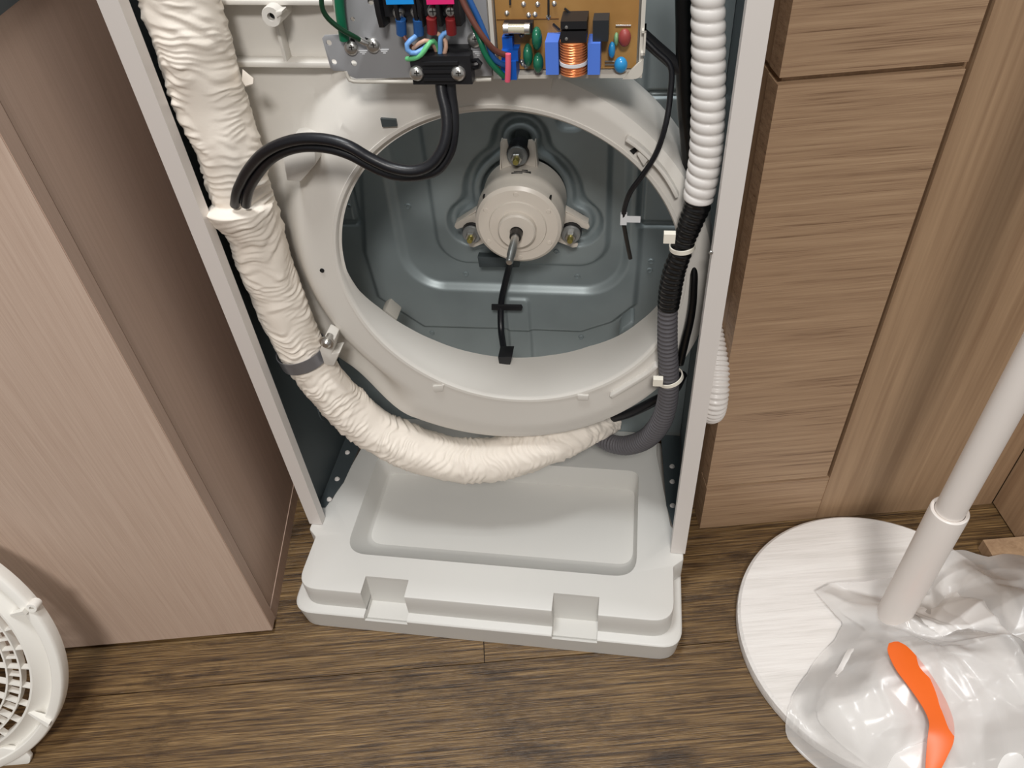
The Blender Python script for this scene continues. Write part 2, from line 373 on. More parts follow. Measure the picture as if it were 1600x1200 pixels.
cut(top, cuts); cut(plinth, cl+[frombm('tray_cut', traybm(), None)])
box('tray_floor', (tl-.004, tr+.004, tf+.006, tb+.004, .020, .0366), TRAYW, AC, .0005)
for u0, u1 in (n1, n2):
    prism('clip_back', [(.0355, .024), (.041, .024), (.0445, WB-.001), (.0405, WB-.001)], 'u', u0-.001, u1+.001, TRAYW, AC)
# scooped posts under the side flanges

# ---- back panel, pressed steel
VB = .345
def sdpoly(pts, x, y):
    pts = np.array(pts); d = np.full(x.shape, 1e9); s = np.ones(x.shape); n = len(pts)
    for i in range(n):
        a, b = pts[i], pts[i-1]; e = b-a; wx, wy = x-a[0], y-a[1]
        t = np.clip((wx*e[0]+wy*e[1])/(e@e), 0, 1); d = np.minimum(d, (wx-e[0]*t)**2+(wy-e[1]*t)**2)
        c1 = y >= a[1]; c2 = y < b[1]; c3 = e[0]*wy > e[1]*wx
        f = (c1 & c2 & c3) | (~c1 & ~c2 & ~c3); s = np.where(f, -s, s)
    return s*np.sqrt(d)
def sdrr(x, y, x0, x1, y0, y1, r):
    qx = np.abs(x-(x0+x1)/2)-(x1-x0)/2+r; qy = np.abs(y-(y0+y1)/2)-(y1-y0)/2+r
    return np.minimum(np.maximum(qx, qy), 0)+np.hypot(np.maximum(qx, 0), np.maximum(qy, 0))-r
nu, nw = 300, 430
uu, ww = np.meshgrid(np.linspace(UL+.003, UR-.003, nu), np.linspace(.075, .95, nw), indexing='ij')
bp = lambda x, y: (P(x, y, VB)[0], P(x, y, VB)[2])
MC = (.0511, .5092)
B1 = bp(666, 260); B2 = bp(949, 416); B3 = bp(612, 300); B4 = bp(975, 455)
r2 = sdrr(uu, ww, B3[0], B4[0], B4[1], .80, .055)
r1 = sdrr(uu, ww, B1[0], B2[0], B2[1], .74, .040)
fp = [bp(*q) for q in ((555, 60), (571, 392), (592, 462), (664, 508), (776, 511), (908, 516), (956, 501), (992, 474), (999, 398), (1012, 60))]
fd = sdpoly(fp, uu, ww)
dep = np.full(uu.shape, VB)
dep -= .006*sstep(.004, -.004, fd)
dep += .009*sstep(.0065, -.0065, r2)
dep -= .006*sstep(.004, -.004, r1)
bolts = [P(810, 238, .322), P(893, 360, .322), P(739, 360, .322)]
mcu = sum(b[0] for b in bolts)/3; mcw = sum(b[2] for b in bolts)/3
tre = np.hypot(uu-mcu, ww-mcw)-.076
for b in bolts:
    ang = math.atan2(b[2]-mcw, b[0]-mcu); l = np.hypot(uu-b[0]-.004*math.cos(ang), ww-b[2]-.004*math.sin(ang))-.034
    h = np.clip(.5-.5*(l-tre)/.014, 0, 1); tre = tre*(1-h)+l*h-.014*h*(1-h)
dep += .011*sstep(.003, -.005, tre)-.008*sstep(-.009, -.014, tre)+.016*sstep(-.020, -.026, tre)
lp = bp(533, 290), bp(562, 350)
pad = sdrr(uu, ww, lp[0][0]-.05, lp[1][0], lp[1][1], lp[1][1]+.14, .006)
dep += .006*(sstep(.004, 0, pad)-sstep(-.003, -.007, pad))
rp = bp(1003, 255), bp(1040, 352)
pad = sdrr(uu, ww, rp[0][0], rp[0][0]+.12, rp[1][1], rp[1][1]+.17, .006)
dep += .006*(sstep(.004, 0, pad)-sstep(-.003, -.007, pad))
for (a, b) in (((795, 505), (832, 560)),):
    A_, B_ = bp(*a), bp(*b); pad = sdrr(uu, ww, A_[0], B_[0], B_[1], A_[1]+.05, .006); dep -= .004*sstep(.004, -.003, pad)
ds = bp(888, 190); dep += .005*sstep(.004, -.004, sdrr(uu, ww, ds[0]-.012, ds[0]+.016, ds[1]-.008, ds[1]+.2, .010))
vs = np.stack([uu, dep, ww], -1).reshape(-1, 3)
idx = np.arange(nu*nw).reshape(nu, nw)
fs = np.stack([idx[:-1, :-1], idx[1:, :-1], idx[1:, 1:], idx[:-1, 1:]], -1).reshape(-1, 4)
me = bpy.data.meshes.new('back_panel'); me.from_pydata(vs.tolist(), [], fs.tolist()); BP = link('back_panel', me, GALV, AC, True, 0)
box('back_sheet', (UL, UR, .364, .368, WB, HT), GALV, AC, .0005)
def dome(name, r, h, m, par, p, hole=0, n=14, axis='v'):
    pr = ([(0, 0.)] if not hole else [(0, h*.4), (hole, h*.4), (hole, 0.)])
    sgn = -1
    prof = [(0, -h), (r*.55, -h*.9), (r*.9, -h*.45), (r, 0)] if not hole else [(0, -h*.1), (hole*.9, -h*.15), (hole, -h*.9), (r*.8, -h), (r, 0)]
    return lathe(name, prof, m, par, axis, p, n)
def backv(p):
    i = int(round((p[0]-UL-.003)/(UR-UL-.006)*(nu-1))); j = int(round((p[2]-.075)/(.875)*(nw-1)))
    return float(dep[min(max(i, 0), nu-1), min(max(j, 0), nw-1)])
for px, py in ((638, 322), (728, 428), (902, 432), (1017, 408), (1015, 422), (545, 322), (675, 520), (908, 527), (869, 393)):
    p = P(px, py, VB-.006); v = backv(p); p = P(px, py, v); dome('rivet', .0042, .0022, GALV, BP, p, .0022)

# ---- fan shroud: bell-mouth ring with the plate beside it
C0 = np.array([.0511, .5092]); RIN = .187; C1 = np.array([.0229, .4923]); ROUT = .250; VF = .165
def rb(t):
    d = np.array([math.cos(t), math.sin(t)]); k = C0-C1
    b = k@d; circ = -b+math.sqrt(b*b-k@k+ROUT**2)
    deg = math.degrees(t) % 360
    rect = 9.
    if d[0] < -1e-6: rect = min(rect, (-.2575-C0[0])/d[0])
    if d[0] > 1e-6: rect = min(rect, (.135-C0[0])/d[0])
    if d[1] > 1e-6: rect = min(rect, (.95-C0[1])/d[1])
    if 76 <= deg <= 192: return rect, 1.
    if 192 < deg < 240:
        q = (deg-192)/48; return (1-q)*min(rect, .315)+q*circ, 1-float(sstep(.55, 1, q))
    return circ, 0.
NT = 288; vs = []; npf = 0
for i in range(NT):
    t = 2*math.pi*i/NT; c, s = math.cos(t), math.sin(t); R, left = rb(t); deg = math.degrees(t) % 360
    if 60 < deg < 192: left = float(sstep(96, 128, deg))
    tb = float(np.interp(deg, [0, 20, 50, 90, 170, 181, 192, 205, 221, 233, 250, 265, 281, 298, 313, 324, 336, 360], [.212, .195, .178, .172, .172, .1735, .1835, .201, .2155, .224, .2325, .2385, .2435, .244, .236, .232, .223, .212]))
    pf = [(RIN-.003, tb), (RIN-.0026, tb*.7+.172*.3), (RIN-.001, tb*.35+.172*.65), (RIN, .1715), (RIN+.0006, .168), (RIN+.0022, .166), (RIN+.0055, .1655), (RIN+.006, .1665)]
    nr = 16
    for k in range(1, nr+1):
        r = RIN+.0065+(R-.004-RIN-.0065)*(k/nr)**1.25
        drop = left*.043*float(sstep(.222, .268, r))
        rise = (1-left)*.004*float(sstep(.6, 1., (r-RIN)/(R-RIN)))
        pf.append((r, .1665+drop+rise))
    ve = pf[-1][1]; pf += [(R-.0015, ve+.0012), (R, ve+.005), (R+.001, ve+.02), (R+.001, .252)]
    npf = len(pf)
    for r, v in pf: vs.append((C0[0]+r*c, v, C0[1]+r*s))
fs = []
for i in range(NT):
    j = (i+1) % NT
    for k in range(npf-1): fs.append((i*npf+k, j*npf+k, j*npf+k+1, i*npf+k+1))
SH = build('fan_shroud', vs, fs, WHITE, AC, True, 40)
# details of the shroud
def shp(name, pts, v0, v1, m=WHITE, bev=.0008): return prism(name, [(P(x, y, VF)[0], P(x, y, VF)[2]) for x, y in pts], 'v', v0, v1, m, SH, bev)
def arcstrip(name, pts, v0, v1, wd):
    q = [P(x, y, VF) for x, y in pts]; q, _ = spline([(a[0], 0, a[2]) for a in q], .006); L_ = []; R_ = []
    for i in range(len(q)):
        t = q[min(i+1, len(q)-1)]-q[max(i-1, 0)]; t /= np.linalg.norm(t); n = np.array([-t[2], 0, t[0]])
        L_.append((q[i]+n*wd)[[0, 2]]); R_.append((q[i]-n*wd)[[0, 2]])
    return prism(name, [tuple(a) for a in L_]+[tuple(a) for a in R_[::-1]], 'v', v0, v1, WHITE, SH, .0006)
arcstrip('guide_rib', [(955, 615), (985, 597), (1012, 580), (1026, 567)], .158, .169, .0022)
arcstrip('guide_rib', [(979, 213), (1000, 228), (1030, 258), (1048, 284), (1058, 303)], .158, .169, .0018)
shp('clip_tab', [(995, 237), (1003, 232), (1014, 245), (1006, 256)], .160, .168)
shp('slot', [(984, 236), (992, 231), (996, 236), (990, 242)], .1655, .1662, DARK, 0)
shp('slot', [(595, 184), (619, 186), (621, 196), (598, 197)], .163, .1662, GALVD, 0)
shp('latch', [(902, 616), (920, 617), (919, 625), (902, 624)], .1635, .168)
shp('latch', [(676, 603), (694, 601), (692, 611), (678, 612)], .164, .168)
# plug plate left of the ring, in the recess of the plate
VP2 = .2095
prism('cover_tab', [(P(x, y, .150)[0], P(x, y, .150)[2]) for x, y in ((440, 236), (448, 283), (470, 284), (493, 257), (492, 228))], 'v', .150, .20, WHITE, SH, .0015)
# ribbed upper box of the shroud
def rib(name, pts, v0, v1, par=SH): return prism(name, [(P(x, y, v0)[0], P(x, y, v0)[2]) for x, y in pts], 'v', v0, v1, WHITE, par, .0008)
rib('cross_rib', [(340, 96), (560, 99), (560, 107), (340, 105)], .194, VP2)
rib('cross_rib', [(320, 0), (520, 1), (520, 9), (320, 8)], .190, VP2)
rib('stiffening_rib', [(428, 38), (433, 35), (450, 102), (445, 103)], .196, VP2)
bp_ = P(424, 26, .180)
lathe('screw_boss', [(0, .012), (.0034, .012), (.0036, -.001), (.0085, -.001), (.009, .0), (.009, .03)], WHITE, SH, 'v', (bp_[0], .180, bp_[2]), 18)
rib('boss_ear', [(430, 18), (441, 17), (440, 23), (432, 29)], .178, .19)
lathe('hole', [(0, 0), (.0035, 0)], DARK, SH, 'v', (bp_[0], .185, bp_[2]), 14)
for x, y in ((503, 423),):
    q = P(x, y, .1655); lathe('hole', [(0, -.0004), (.0025, -.0004), (.0026, .002)], DARK, SH, 'v', q, 12)
# mounting bracket of the pipe clamp
bk = prism('clamp_bracket', [(P(x, y, .172)[0], P(x, y, .172)[2]) for x, y in ((517, 505), (532, 512), (527, 535), (539, 533), (530, 554), (515, 552), (508, 530))], 'v', .150, .172, WHITE, SH, .002)

prism('panel_tab', [(P(x, y, .236)[0], P(x, y, .236)[2]) for x, y in ((594, 489), (603, 484), (621, 499), (616, 507))], 'v', .236, .262, BEIGE, BP, .002)
prism('panel_tab', [(P(x, y, .246)[0], P(x, y, .246)[2]) for x, y in ((966, 524), (972, 512), (986, 502), (992, 504), (985, 520))], 'v', .246, .275, GALV, BP, .002)
q = P(1111, 395, VS-.0012); lathe('rivet', [(0, -.0012), (.0016, -.001), (.0022, 0)], STEEL, AC, 'v', q, 12)
# ---- motor
MO = lathe('motor', [(0, .2575), (.008, .2575), (.008, .2535), (.0205, .2535), (.0225, .2555), (.0228, .262), (.0335, .2635), (.0345, .2655), (.0475, .267), (.0515, .270), (.0525, .276), (.0525, .285), (.0535, .288), (.0535, .30), (.0520, .303), (.0520, .335), (.046, .345), (0, .345)], CREAM, AC, 'v', (MC[0], 0, MC[1]), 64, 30)
lathe('shaft', [(0, .192), (.0032, .1925), (.0042, .195), (.0042, .206), (.0048, .207), (.0048, .262), (.0, .262)], STEEL, MO, 'v', (MC[0], 0, MC[1]), 24)
lathe('shaft_collar', [(.0048, .243), (.0068, .243), (.0072, .247), (.0072, .262)], mat('dark_steel', (70, 68, 66), .4, metal=.7), MO, 'v', (MC[0], 0, MC[1]), 24)
for k in range(6):
    a = math.pi/6+k*math.pi/3; q = (MC[0]+.0425*math.cos(a), .2668, MC[1]+.0425*math.sin(a))
    lathe('rivet', [(0, -.0012), (.0025, -.0012), (.0032, -.0002), (.0034, .001)], CREAM, MO, 'v', q, 12)
for k, (uo, vo, ln) in enumerate(((-.002, .296, .013), (.004, .299, .020), (.0, .302, .008), (.006, .3055, .007))):
    zz = MC[1]+math.sqrt((.0538 if vo < .301 else .0524)**2-(abs(uo)+ln/2)**2)
    box('printed_mark', (MC[0]+uo-ln/2, MC[0]+uo+ln/2, vo-.0006, vo+.0006, zz-.004, MC[1]+(.0538 if vo < .301 else .0524)), BLACK, MO, 0)
for a in (140, 40):
    a = math.radians(a); q = (MC[0]+.0508*math.cos(a), MC[1]+.0508*math.sin(a))
    box('slot', (q[0]-.0012, q[0]+.0012, .2712, .278, q[1]-.0035, q[1]+.0035), mat('dark_steel', (70, 68, 66)), MO, 0)
for b in bolts:
    a = math.atan2(b[2]-mcw, b[0]-mcu); ca, sa = math.cos(a), math.sin(a)
    cc = np.array([b[0], b[2]]); e1 = np.array([ca, sa]); e2 = np.array([-sa, ca])
    # forked arm: prongs on both sides of the grommet
    g = []
    for k in range(13):
        t = -math.pi/2-math.pi*k/12; g.append((math.cos(t)*-.0135*0+math.sin(t+math.pi/2)*0, 0))
    out = [(-.046, -.026), (-.020, -.0205), (.013, -.0205), (.017, -.017), (.0165, -.0125)]
    inn = [(.0135*math.cos(t), .0135*math.sin(t)) for t in np.linspace(-.95, -2*math.pi+.95, 15)]
    pts = out+inn+[(p[0], -p[1]) for p in out[::-1]]
    arm = prism('mounting_arm', [tuple(cc+e1*p[0]+e2*p[1]) for p in pts], 'v', .3195, .3225, CREAM, MO, .0006)
    prism('arm_flange', [tuple(cc+e1*p[0]+e2*p[1]) for p in ((-.040, -.0245), (.013, -.0205), (.013, -.0190), (-.040, -.0225))], 'v', .3195, .332, CREAM, MO, .0003)
    prism('arm_flange', [tuple(cc+e1*p[0]+e2*p[1]) for p in ((-.040, .0245), (.013, .0205), (.013, .0190), (-.040, .0225))], 'v', .3195, .332, CREAM, MO, .0003)
    lathe('rubber_grommet', [(.0125, .314), (.0132, .316), (.0132, .335)], RUBBER, MO, 'v', (b[0], 0, b[2]), 28)
    lathe('washer', [(.0, .311), (.0112, .311), (.0122, .3122), (.0122, .335)], mat('grey_washer', (150, 152, 152), .4, metal=.4), MO, 'v', (b[0], 0, b[2]), 28)
    lathe('nut', [(0, .304), (.0062, .304), (.007, .3052), (.007, .311)], STEEL, MO, 'v', (b[0], 0, b[2]), 6, 20)
    lathe('bolt_end', [(0, .2965), (.0032, .2965), (.0038, .298), (.0038, .305)], BRASS, MO, 'v', (b[0], 0, b[2]), 16)
MW = tube('motor_cable', [P(800, 395, .300), P(797, 412, .318), P(790, 440, .322), P(783, 475, .322), P(783, 515, .305), P(787, 545, .275), P(788, 562, .255), P(788, 568, .262)], .0045, RUBBER, AC, 12, .004)
prism('cable_clip', [(P(x, y, .318)[0], P(x, y, .318)[2]) for x, y in ((768, 475), (815, 476), (817, 480), (815, 485), (768, 484))], 'v', .3165, .319, BLACK, AC, .0008)
shs = prism('cable_exit', [(P(x, y, .224)[0], P(x, y, .224)[2]) for x, y in ((778, 558), (800, 558), (797, 570), (780, 570))], 'v', .224, .246, BLACK, AC, .0005)
prism('cable_bracket', [(P(x, y, VB-.014)[0], P(x, y, VB-.014)[2]) for x, y in ((747, 397), (812, 400), (812, 414), (750, 414))], 'v', VB-.020, VB-.009, GALVD, AC, .001)

# ---- control plate (grey, left) ------------------------------------------------------------------
VC = .130
def cp(x, y, v=VC): q = P(x, y, v); return (q[0], q[2])
ctop = .93
e0 = cp(545, 123); e1_ = cp(769, 119); l0 = cp(523, 0)
outl = [cp(556, 123), e1_, (e1_[0], ctop), (l0[0]-.002, ctop), cp(523, 0), cp(537, 54), cp(507, 55), cp(503, 60), cp(516, 106), cp(521, 111), cp(541, 111), cp(546, 119)]
CB = prism('control_plate', outl, 'v', VC, VC+.0014, GREYM, AC, .0003)
cut(CB, [lathe('hole_cut', [(0, VC-.01), (r, VC-.01), (r, VC+.01), (0, VC+.01)], None, None, 'v', (cp(x, y)[0], 0, cp(x, y)[1]), 16) for x, y, r in
         ((514, 67, .0024), (522, 97, .0024), (553, 99, .0026), (579, 3, .0026), (551, 30, .0019))])
tube('frame_lip', [P(541, 111, VC+.001), P(544, 121, VC+.001), P(552, 127, VC+.001), P(600, 127.5, VC+.001), P(690, 127, VC+.001), P(768, 124, VC+.001)], .0017, BEIGE, CB, 10, .004)
box('frame_backing', (cp(541, 0)[0]+.002, e1_[0], VC+.003, VC+.032, e1_[1]-.002, ctop), BEIGE, CB, .002)
tube('frame_lip', [(l0[0]-.0022, VC+.002, ctop), (l0[0]-.0015, VC+.002, l0[1]), P(533, 50, VC+.002)], .0016, BEIGE, CB, 8)
def screw(px, py, par, r=.0064, v=VC, m=STEEL):
    q = P(px, py, v); o = lathe('screw', [(0, -.0036), (r*.5, -.0034), (r*.85, -.0022), (r, -.0004), (r, .0005)], m, par, 'v', q, 20)
    return o
for px, py in ((549, 75), (583, 71), (742, 62)): screw(px, py, CB)
DS = mat('dark_steel', (70, 68, 66))
def crossmark(px, py, v, par, r=.0022):
    q = P(px, py, v); bm = bmesh.new(); boxbm(bm, q[0]-r, q[0]+r, v-.0002, v+.0004, q[2]-.0004, q[2]+.0004); boxbm(bm, q[0]-.0004, q[0]+.0004, v-.0002, v+.0004, q[2]-r, q[2]+r); frombm('screw_slot', bm, DS, par)
for px, py in ((549, 75), (583, 71), (742, 62)): crossmark(px, py-1, VC-.0036, CB)
WM = mat('white_print', (225, 226, 228), .6)
for px, py in ((567, 79), (600, 77.5), (747, 81)):
    q = P(px, py, VC); bm = bmesh.new(); s = .0042
    for k, wd in enumerate((1, .66, .3)): boxbm(bm, q[0]-s*wd, q[0]+s*wd, VC-.00035, VC+.0002, q[2]-k*.0014-.00035, q[2]-k*.0014+.00035)
    frombm('ground_symbol', bm, WM, CB)
for px in (556, 573):
    pass
prism('slot', [cp(547, 60), cp(553, 58), cp(555, 66), cp(549, 67)], 'v', VC-.0002, VC+.0006, DARK, CB)
prism('slot', [cp(570, 58), cp(576, 60), cp(579, 65), cp(573, 66)], 'v', VC-.0002, VC+.0006, DARK, CB)
GREEN = mat('green_wire', (20, 110, 78), .4); GREEND = mat('dark_green_wire', (22, 62, 40), .4); GREENL = mat('light_green_wire', (108, 196, 132), .4)
BLUEW = mat('blue_wire', (112, 162, 222), .4); BLUED = mat('dark_blue_wire', (38, 88, 150), .4); BROWNW = mat('brown_wire', (104, 62, 52), .45); TANW = mat('tan_wire', (198, 160, 138), .45)
def wire(pts, r, m, par, nm='wire'): return tube(nm, [P(*p) for p in pts], r, m, par, 8, .004)
wire([(528, -60, .124), (530, 0, .124), (533, 30, .124), (538, 62, .126)], .0042, GREEN, CB)
wire([(508, -80, .112), (503, -20, .108), (503, 10, .108), (512, 28, .110), (532, 45, .114), (555, 58, .120), (563, 63, .124)], .0021, GREEND, CB)
wire([(560, 61, .124), (567, 65, .124), (574, 68, .126)], .0026, STEEL, CB, 'wire_lug')
# terminal block
tb0 = P(599, 36, .118); tb1 = P(719, 36, .118); tbw = P(650, 22, .118)[2]
TB = bmesh.new(); boxbm(TB, tb0[0]+.001, tb1[0]-.001, .119, VC, tbw-.002, tbw+.055)
x0, x1 = tb0[0], tb1[0]
TBo = frombm('terminal_block', TB, BLACK, CB)
for k, f_ in enumerate((0, .235, .47, .53, .765, 1.)):
    u = x0+(x1-x0)*f_; wdt = .0022 if k in (0, 5) else .0015
    prism('terminal_wall', [(.109, tbw+.055), (.109, tbw+.004), (.112, tbw-.008), (VC, tbw-.010), (VC, tbw+.055)], 'u', u-wdt, u+wdt, BLACK, CB, .0004)
SKY = mat('blue_label', (20, 150, 235), .5); PINK = mat('pink_label', (232, 40, 120), .5)
for (xa, xb), m in (((604, 647), SKY), ((667, 710), PINK)):
    a, b = P(xa, 7, .1085), P(xb, 7, .1085); box('terminal_label', (a[0], b[0], .108, .119, a[2], a[2]+.028), m, CB, .0005)
for (px, py), m, (lx, ly) in (((622, 20), BLUED, (627, 42)), ((650, 19), BLUED, (654, 42)), ((676, 18), mat('red_lug', (128, 34, 36), .45), (675, 40)), ((704, 17), MATS['red_lug'], (705, 41))):
    q = P(px, py, .115); lathe('terminal_screw', [(0, -.003), (.0032, -.0026), (.0046, -.0008), (.0048, .004)], STEEL, CB, 'v', q, 16); crossmark(px, py, .1118, CB, .0028)
    a, b = P(px+1, py+5, .117), P(lx, ly-10, .117)
    prism('lug_tongue', [(a[0]-.004, a[2]), (a[0]+.004, a[2]), (b[0]+.003, b[2]), (b[0]-.003, b[2])], 'v', .1165, .1178, STEEL, CB, .0003)
    tube('crimp_lug', [P(lx-1, ly-12, .113), P(lx, ly, .114), P(lx+.5, ly+11, .115)], .0043, m, CB, 12, .003)
wire([(629, 53, .114), (634, 62, .112), (640, 70, .112), (648, 76, .116), (655, 70, .118)], .0018, BROWNW, CB)
wire([(652, 54, .114), (646, 60, .110), (638, 66, .107), (635, 74, .106), (640, 82, .106), (650, 83, .107), (662, 76, .110), (672, 66, .114), (678, 66, .118), (684, 80, .120), (686, 95, .122)], .0021, BLUEW, CB)
wire([(636, 92, .112), (643, 92, .108), (655, 88, .107), (664, 78, .108), (670, 68, .110), (676, 64, .114), (681, 70, .118), (686, 95, .122)], .0021, GREENL, CB)
wire([(646, 76, .112), (654, 69, .110), (662, 64, .110), (670, 64, .112), (680, 75, .118), (686, 95, .122)], .0018, TANW, CB)
wire([(701, 50, .115), (692, 53, .114), (688, 60, .113), (688, 75, .114), (687, 95, .116)], .0020, BLUEW, CB)
wire([(678, 50, .115), (686, 54, .117), (694, 60, .116), (697, 70, .115), (695, 82, .115), (692, 95, .116)], .0019, TANW, CB)
# brown / blue / green leads to the circuit board
wire([(708, -40, .112), (722, 0, .110), (740, 35, .108), (758, 62, .108), (775, 80, .112), (793, 87, .118)], .0024, BROWNW, CB)
wire([(718, -40, .114), (734, 0, .112), (748, 30, .112), (760, 60, .112), (772, 92, .114), (792, 104, .120)], .0024, BLUED, CB)
wire([(740, 40, .120), (750, 62, .112), (756, 80, .111), (768, 100, .112), (788, 120, .118)], .0024, GREEN, CB)
# cord clamp
ca_, cb_ = P(641, 100, .108), P(735, 98, .108); ch = P(690, 88, .108)[2]; cl_ = P(690, 132, .108)[2]
KL = box('cord_clamp', (ca_[0], cb_[0], .108, .121, cl_, ch), BLACK, AC, .003, 3)
bx_ = box('clamp_back', (ca_[0]+.006, cb_[0]-.003, .1195, VC, cl_+.006, ch+.0015), BLACK, KL, .002)
for k in range(3):
    w = cl_+(ch-cl_)*(.22+.28*k); box('clamp_rib', (ca_[0]+.010, cb_[0]-.010, .1055, .109, w-.0012, w+.0012), BLACK, KL, .0005)
for px in (651, 716):
    q = P(px, 115, .107); lathe('screw', [(0, -.004), (.003, -.0038), (.0052, -.0025), (.0062, -.0004), (.0062, .002)], STEEL, KL, 'v', q, 20); crossmark(px, 114.5, .1030, KL)
tube('clamp_loop', [P(735, 96, .118), P(746, 94, .114), P(751, 98, .114), P(748, 105, .116), P(735, 106, .118)], .0018, BLACK, KL, 8)

# ---- circuit board in its tray
VBd = .1395
def cb(x, y, v): q = P(x, y, v); return (q[0], q[2])
ta, tb_ = cb(771, 124, VC), cb(1003, 121, VC)
bm = bmesh.new(); fw = .0032
boxbm(bm, ta[0], tb_[0], VC+.001, VC+.035, ta[1], ta[1]+fw); boxbm(bm, tb_[0]-fw, tb_[0], VC+.001, VC+.035, ta[1]+fw, ctop)
boxbm(bm, ta[0], ta[0]+fw, VC+.001, VC+.035, ta[1]+fw, ctop); boxbm(bm, ta[0]+fw, tb_[0]-fw, VC+.030, VC+.035, ta[1]+fw, ctop)
TR = frombm('board_tray', bm, BEIGE, AC)
prism('tray_corner', rounded([(tb_[0]-.016, ta[1]-.0006), (tb_[0]+.0006, ta[1]-.0006), (tb_[0]+.0006, ta[1]+.016)], [0, .012, 0]), 'v', VC, VC+.004, BEIGE, TR)
a, b = P(1001, 84, VC), P(1010, 45, VC)
bm = bmesh.new(); boxbm(bm, a[0], b[0], VC-.004, VC+.012, a[2], a[2]+.002); boxbm(bm, a[0], b[0], VC-.004, VC+.012, b[2]-.002, b[2]); boxbm(bm, b[0]-.0016, b[0], VC-.004, VC+.012, a[2], b[2]); boxbm(bm, a[0], b[0], VC+.01, VC+.012, a[2], b[2])
frombm('side_clip', bm, BEIGE, TR)
PCBM = wood('phenolic_board', [(.2, (150, 110, 60)), (.5, (166, 124, 70)), (.8, (178, 138, 82))], (14, 14, 14), rough=.4, bump=.02, spec=.5)
PC = box('circuit_board', (ta[0]+fw+.001, tb_[0]-fw-.002, VBd, VBd+.0016, ta[1]+fw+.0015, ctop-.01), PCBM, AC, .0003)
def comp(name, x0, x1, y0, y1, v, m, bev=.001, back=VBd):
    """box whose front face fills this picture rectangle at depth v"""
    a, b = P(x0, y1, v), P(x1, y0, v); return box(name, (a[0], b[0], v, back, a[2], b[2]), m, PC, bev)
CAPB = mat('blue_capacitor', (84, 126, 222), .4); COPPER = mat('copper_winding', (226, 140, 88), .28, metal=.6, var=.15, vscale=60)
comp('film_capacitor', 853, 872, 66, 117, .118, CAPB); comp('film_capacitor', 918, 938, 68, 117, .118, CAPB)
comp('relay', 876, 917, 33, 46, .116, BLACK); comp('relay', 876, 916, 49, 67, .116, BLACK)
comp('power_module', 926, 951, 32, 65, .122, mat('charcoal_case', (36, 40, 44), .5))
for px, py in ((885, 43), (885, 61)):
    q = P(px, py, .1158); lathe('pin_mark', [(0, -.0005), (.0012, -.0003), (.0014, .0004)], STEEL, PC, 'v', q, 10)
a, b = P(878, 68, .116), P(911, 119, .116)
def coilr(s, an, r, L): return r*(1+.05*math.sin(2*math.pi*s/.0021))
cx_ = (a[0]+b[0])/2; cw = (b[0]-a[0])/2
bm_pts = [(cx_, .124, a[2]), (cx_, .124, b[2])]
CO = tube('choke_coil', bm_pts, .0105, COPPER, PC, 24, .00035, coilr)
tube('coil_band', [(cx_, .124, P(895, 103, .118)[2]), (cx_, .124, P(895, 98, .118)[2])], .0115, WM, PC, 24, .001)
box('coil_core', (cx_-.0075, cx_+.0075, .124, VBd, b[2]-.002, a[2]+.002), BLACK, PC)
# fuse with its holder
comp('fuse_holder', 787, 832, 36, 52, .131, BLACK)
fa, fb_ = P(788, 45, .125), P(827, 45, .125)
tube('fuse', [fa, fb_], .0037, mat('glass_fuse', (206, 200, 176), .12, metal=.2), PC, 12, .004)
for x in (791, 824): tube('fuse_cap', [P(x-4, 45, .125), P(x+4, 45, .125)], .0044, STEEL, PC, 12, .003)
comp('connector', 786, 800, 58, 84, .129, mat('blue_connector', (18, 86, 178), .4)); comp('connector', 784, 809, 80, 96, .124, MATS['blue_connector']); comp('connector', 784, 806, 96, 125, .122, MATS['blue_connector'])
tube('tie_wire', [P(794, 84, .114), P(794, 105, .114), P(793, 127, .115)], .0024, mat('pink_wire', (232, 98, 124), .5), PC, 10)
def blob(name, px, py, rx, ry, m, v=.132, rd=.0025, tilt=0):
    q = P(px, py, v); k = mpp(q); bm = bmesh.new(); bmesh.ops.create_uvsphere(bm, u_segments=16, v_segments=10, radius=1)
    bmesh.ops.transform(bm, verts=bm.verts, matrix=Matrix.Translation(q)@Matrix.Rotation(math.radians(tilt), 4, 'Y')@Matrix.Diagonal((rx*k*1.1, rd*1.6, ry*k*1.25, 1)))
    return frombm(name, bm, m, PC)
GCAP = mat('green_capacitor', (34, 104, 78), .2, var=.1)
blob('disc_capacitor', 839, 60, 7.5, 14, GCAP, .128, .0045); blob('disc_capacitor', 825, 86, 7, 14, GCAP, .128, .0045); blob('disc_capacitor', 841, 98, 7.5, 12.5, GCAP, .128, .0045)
BCAP = mat('light_blue_capacitor', (46, 140, 198), .25)
blob('disc_capacitor', 956, 78, 5, 10, BCAP); blob('disc_capacitor', 970, 101.5, 9.5, 10, BCAP, .130, .003)
blob('varistor', 976, 59, 9, 11, mat('red_varistor', (150, 66, 62), .45)); blob('disc_capacitor', 963, 61, 3.6, 8, mat('pale_green_capacitor', (122, 160, 116), .4), .134)
for p, q in (((962, 40), (986, 40)), ((945, 96), (960, 96)), ((945, 101), (960, 101))):
    tube('jumper_wire', [P(*p, VBd-.002), P(*q, VBd-.002)], .0007, STEEL, PC, 6, .004)
for px, py in ((818, 7), (840, 7), (792, 21), (826, 24), (836, 23), (815, 55), (857, 27), (866, 6), (817, 100), (822, 104), (815, 96)):
    q = P(px, py, VBd); lathe('solder_joint', [(0, -.0022), (.001, -.0018), (.0022, 0)], STEEL, PC, 'v', q, 10)
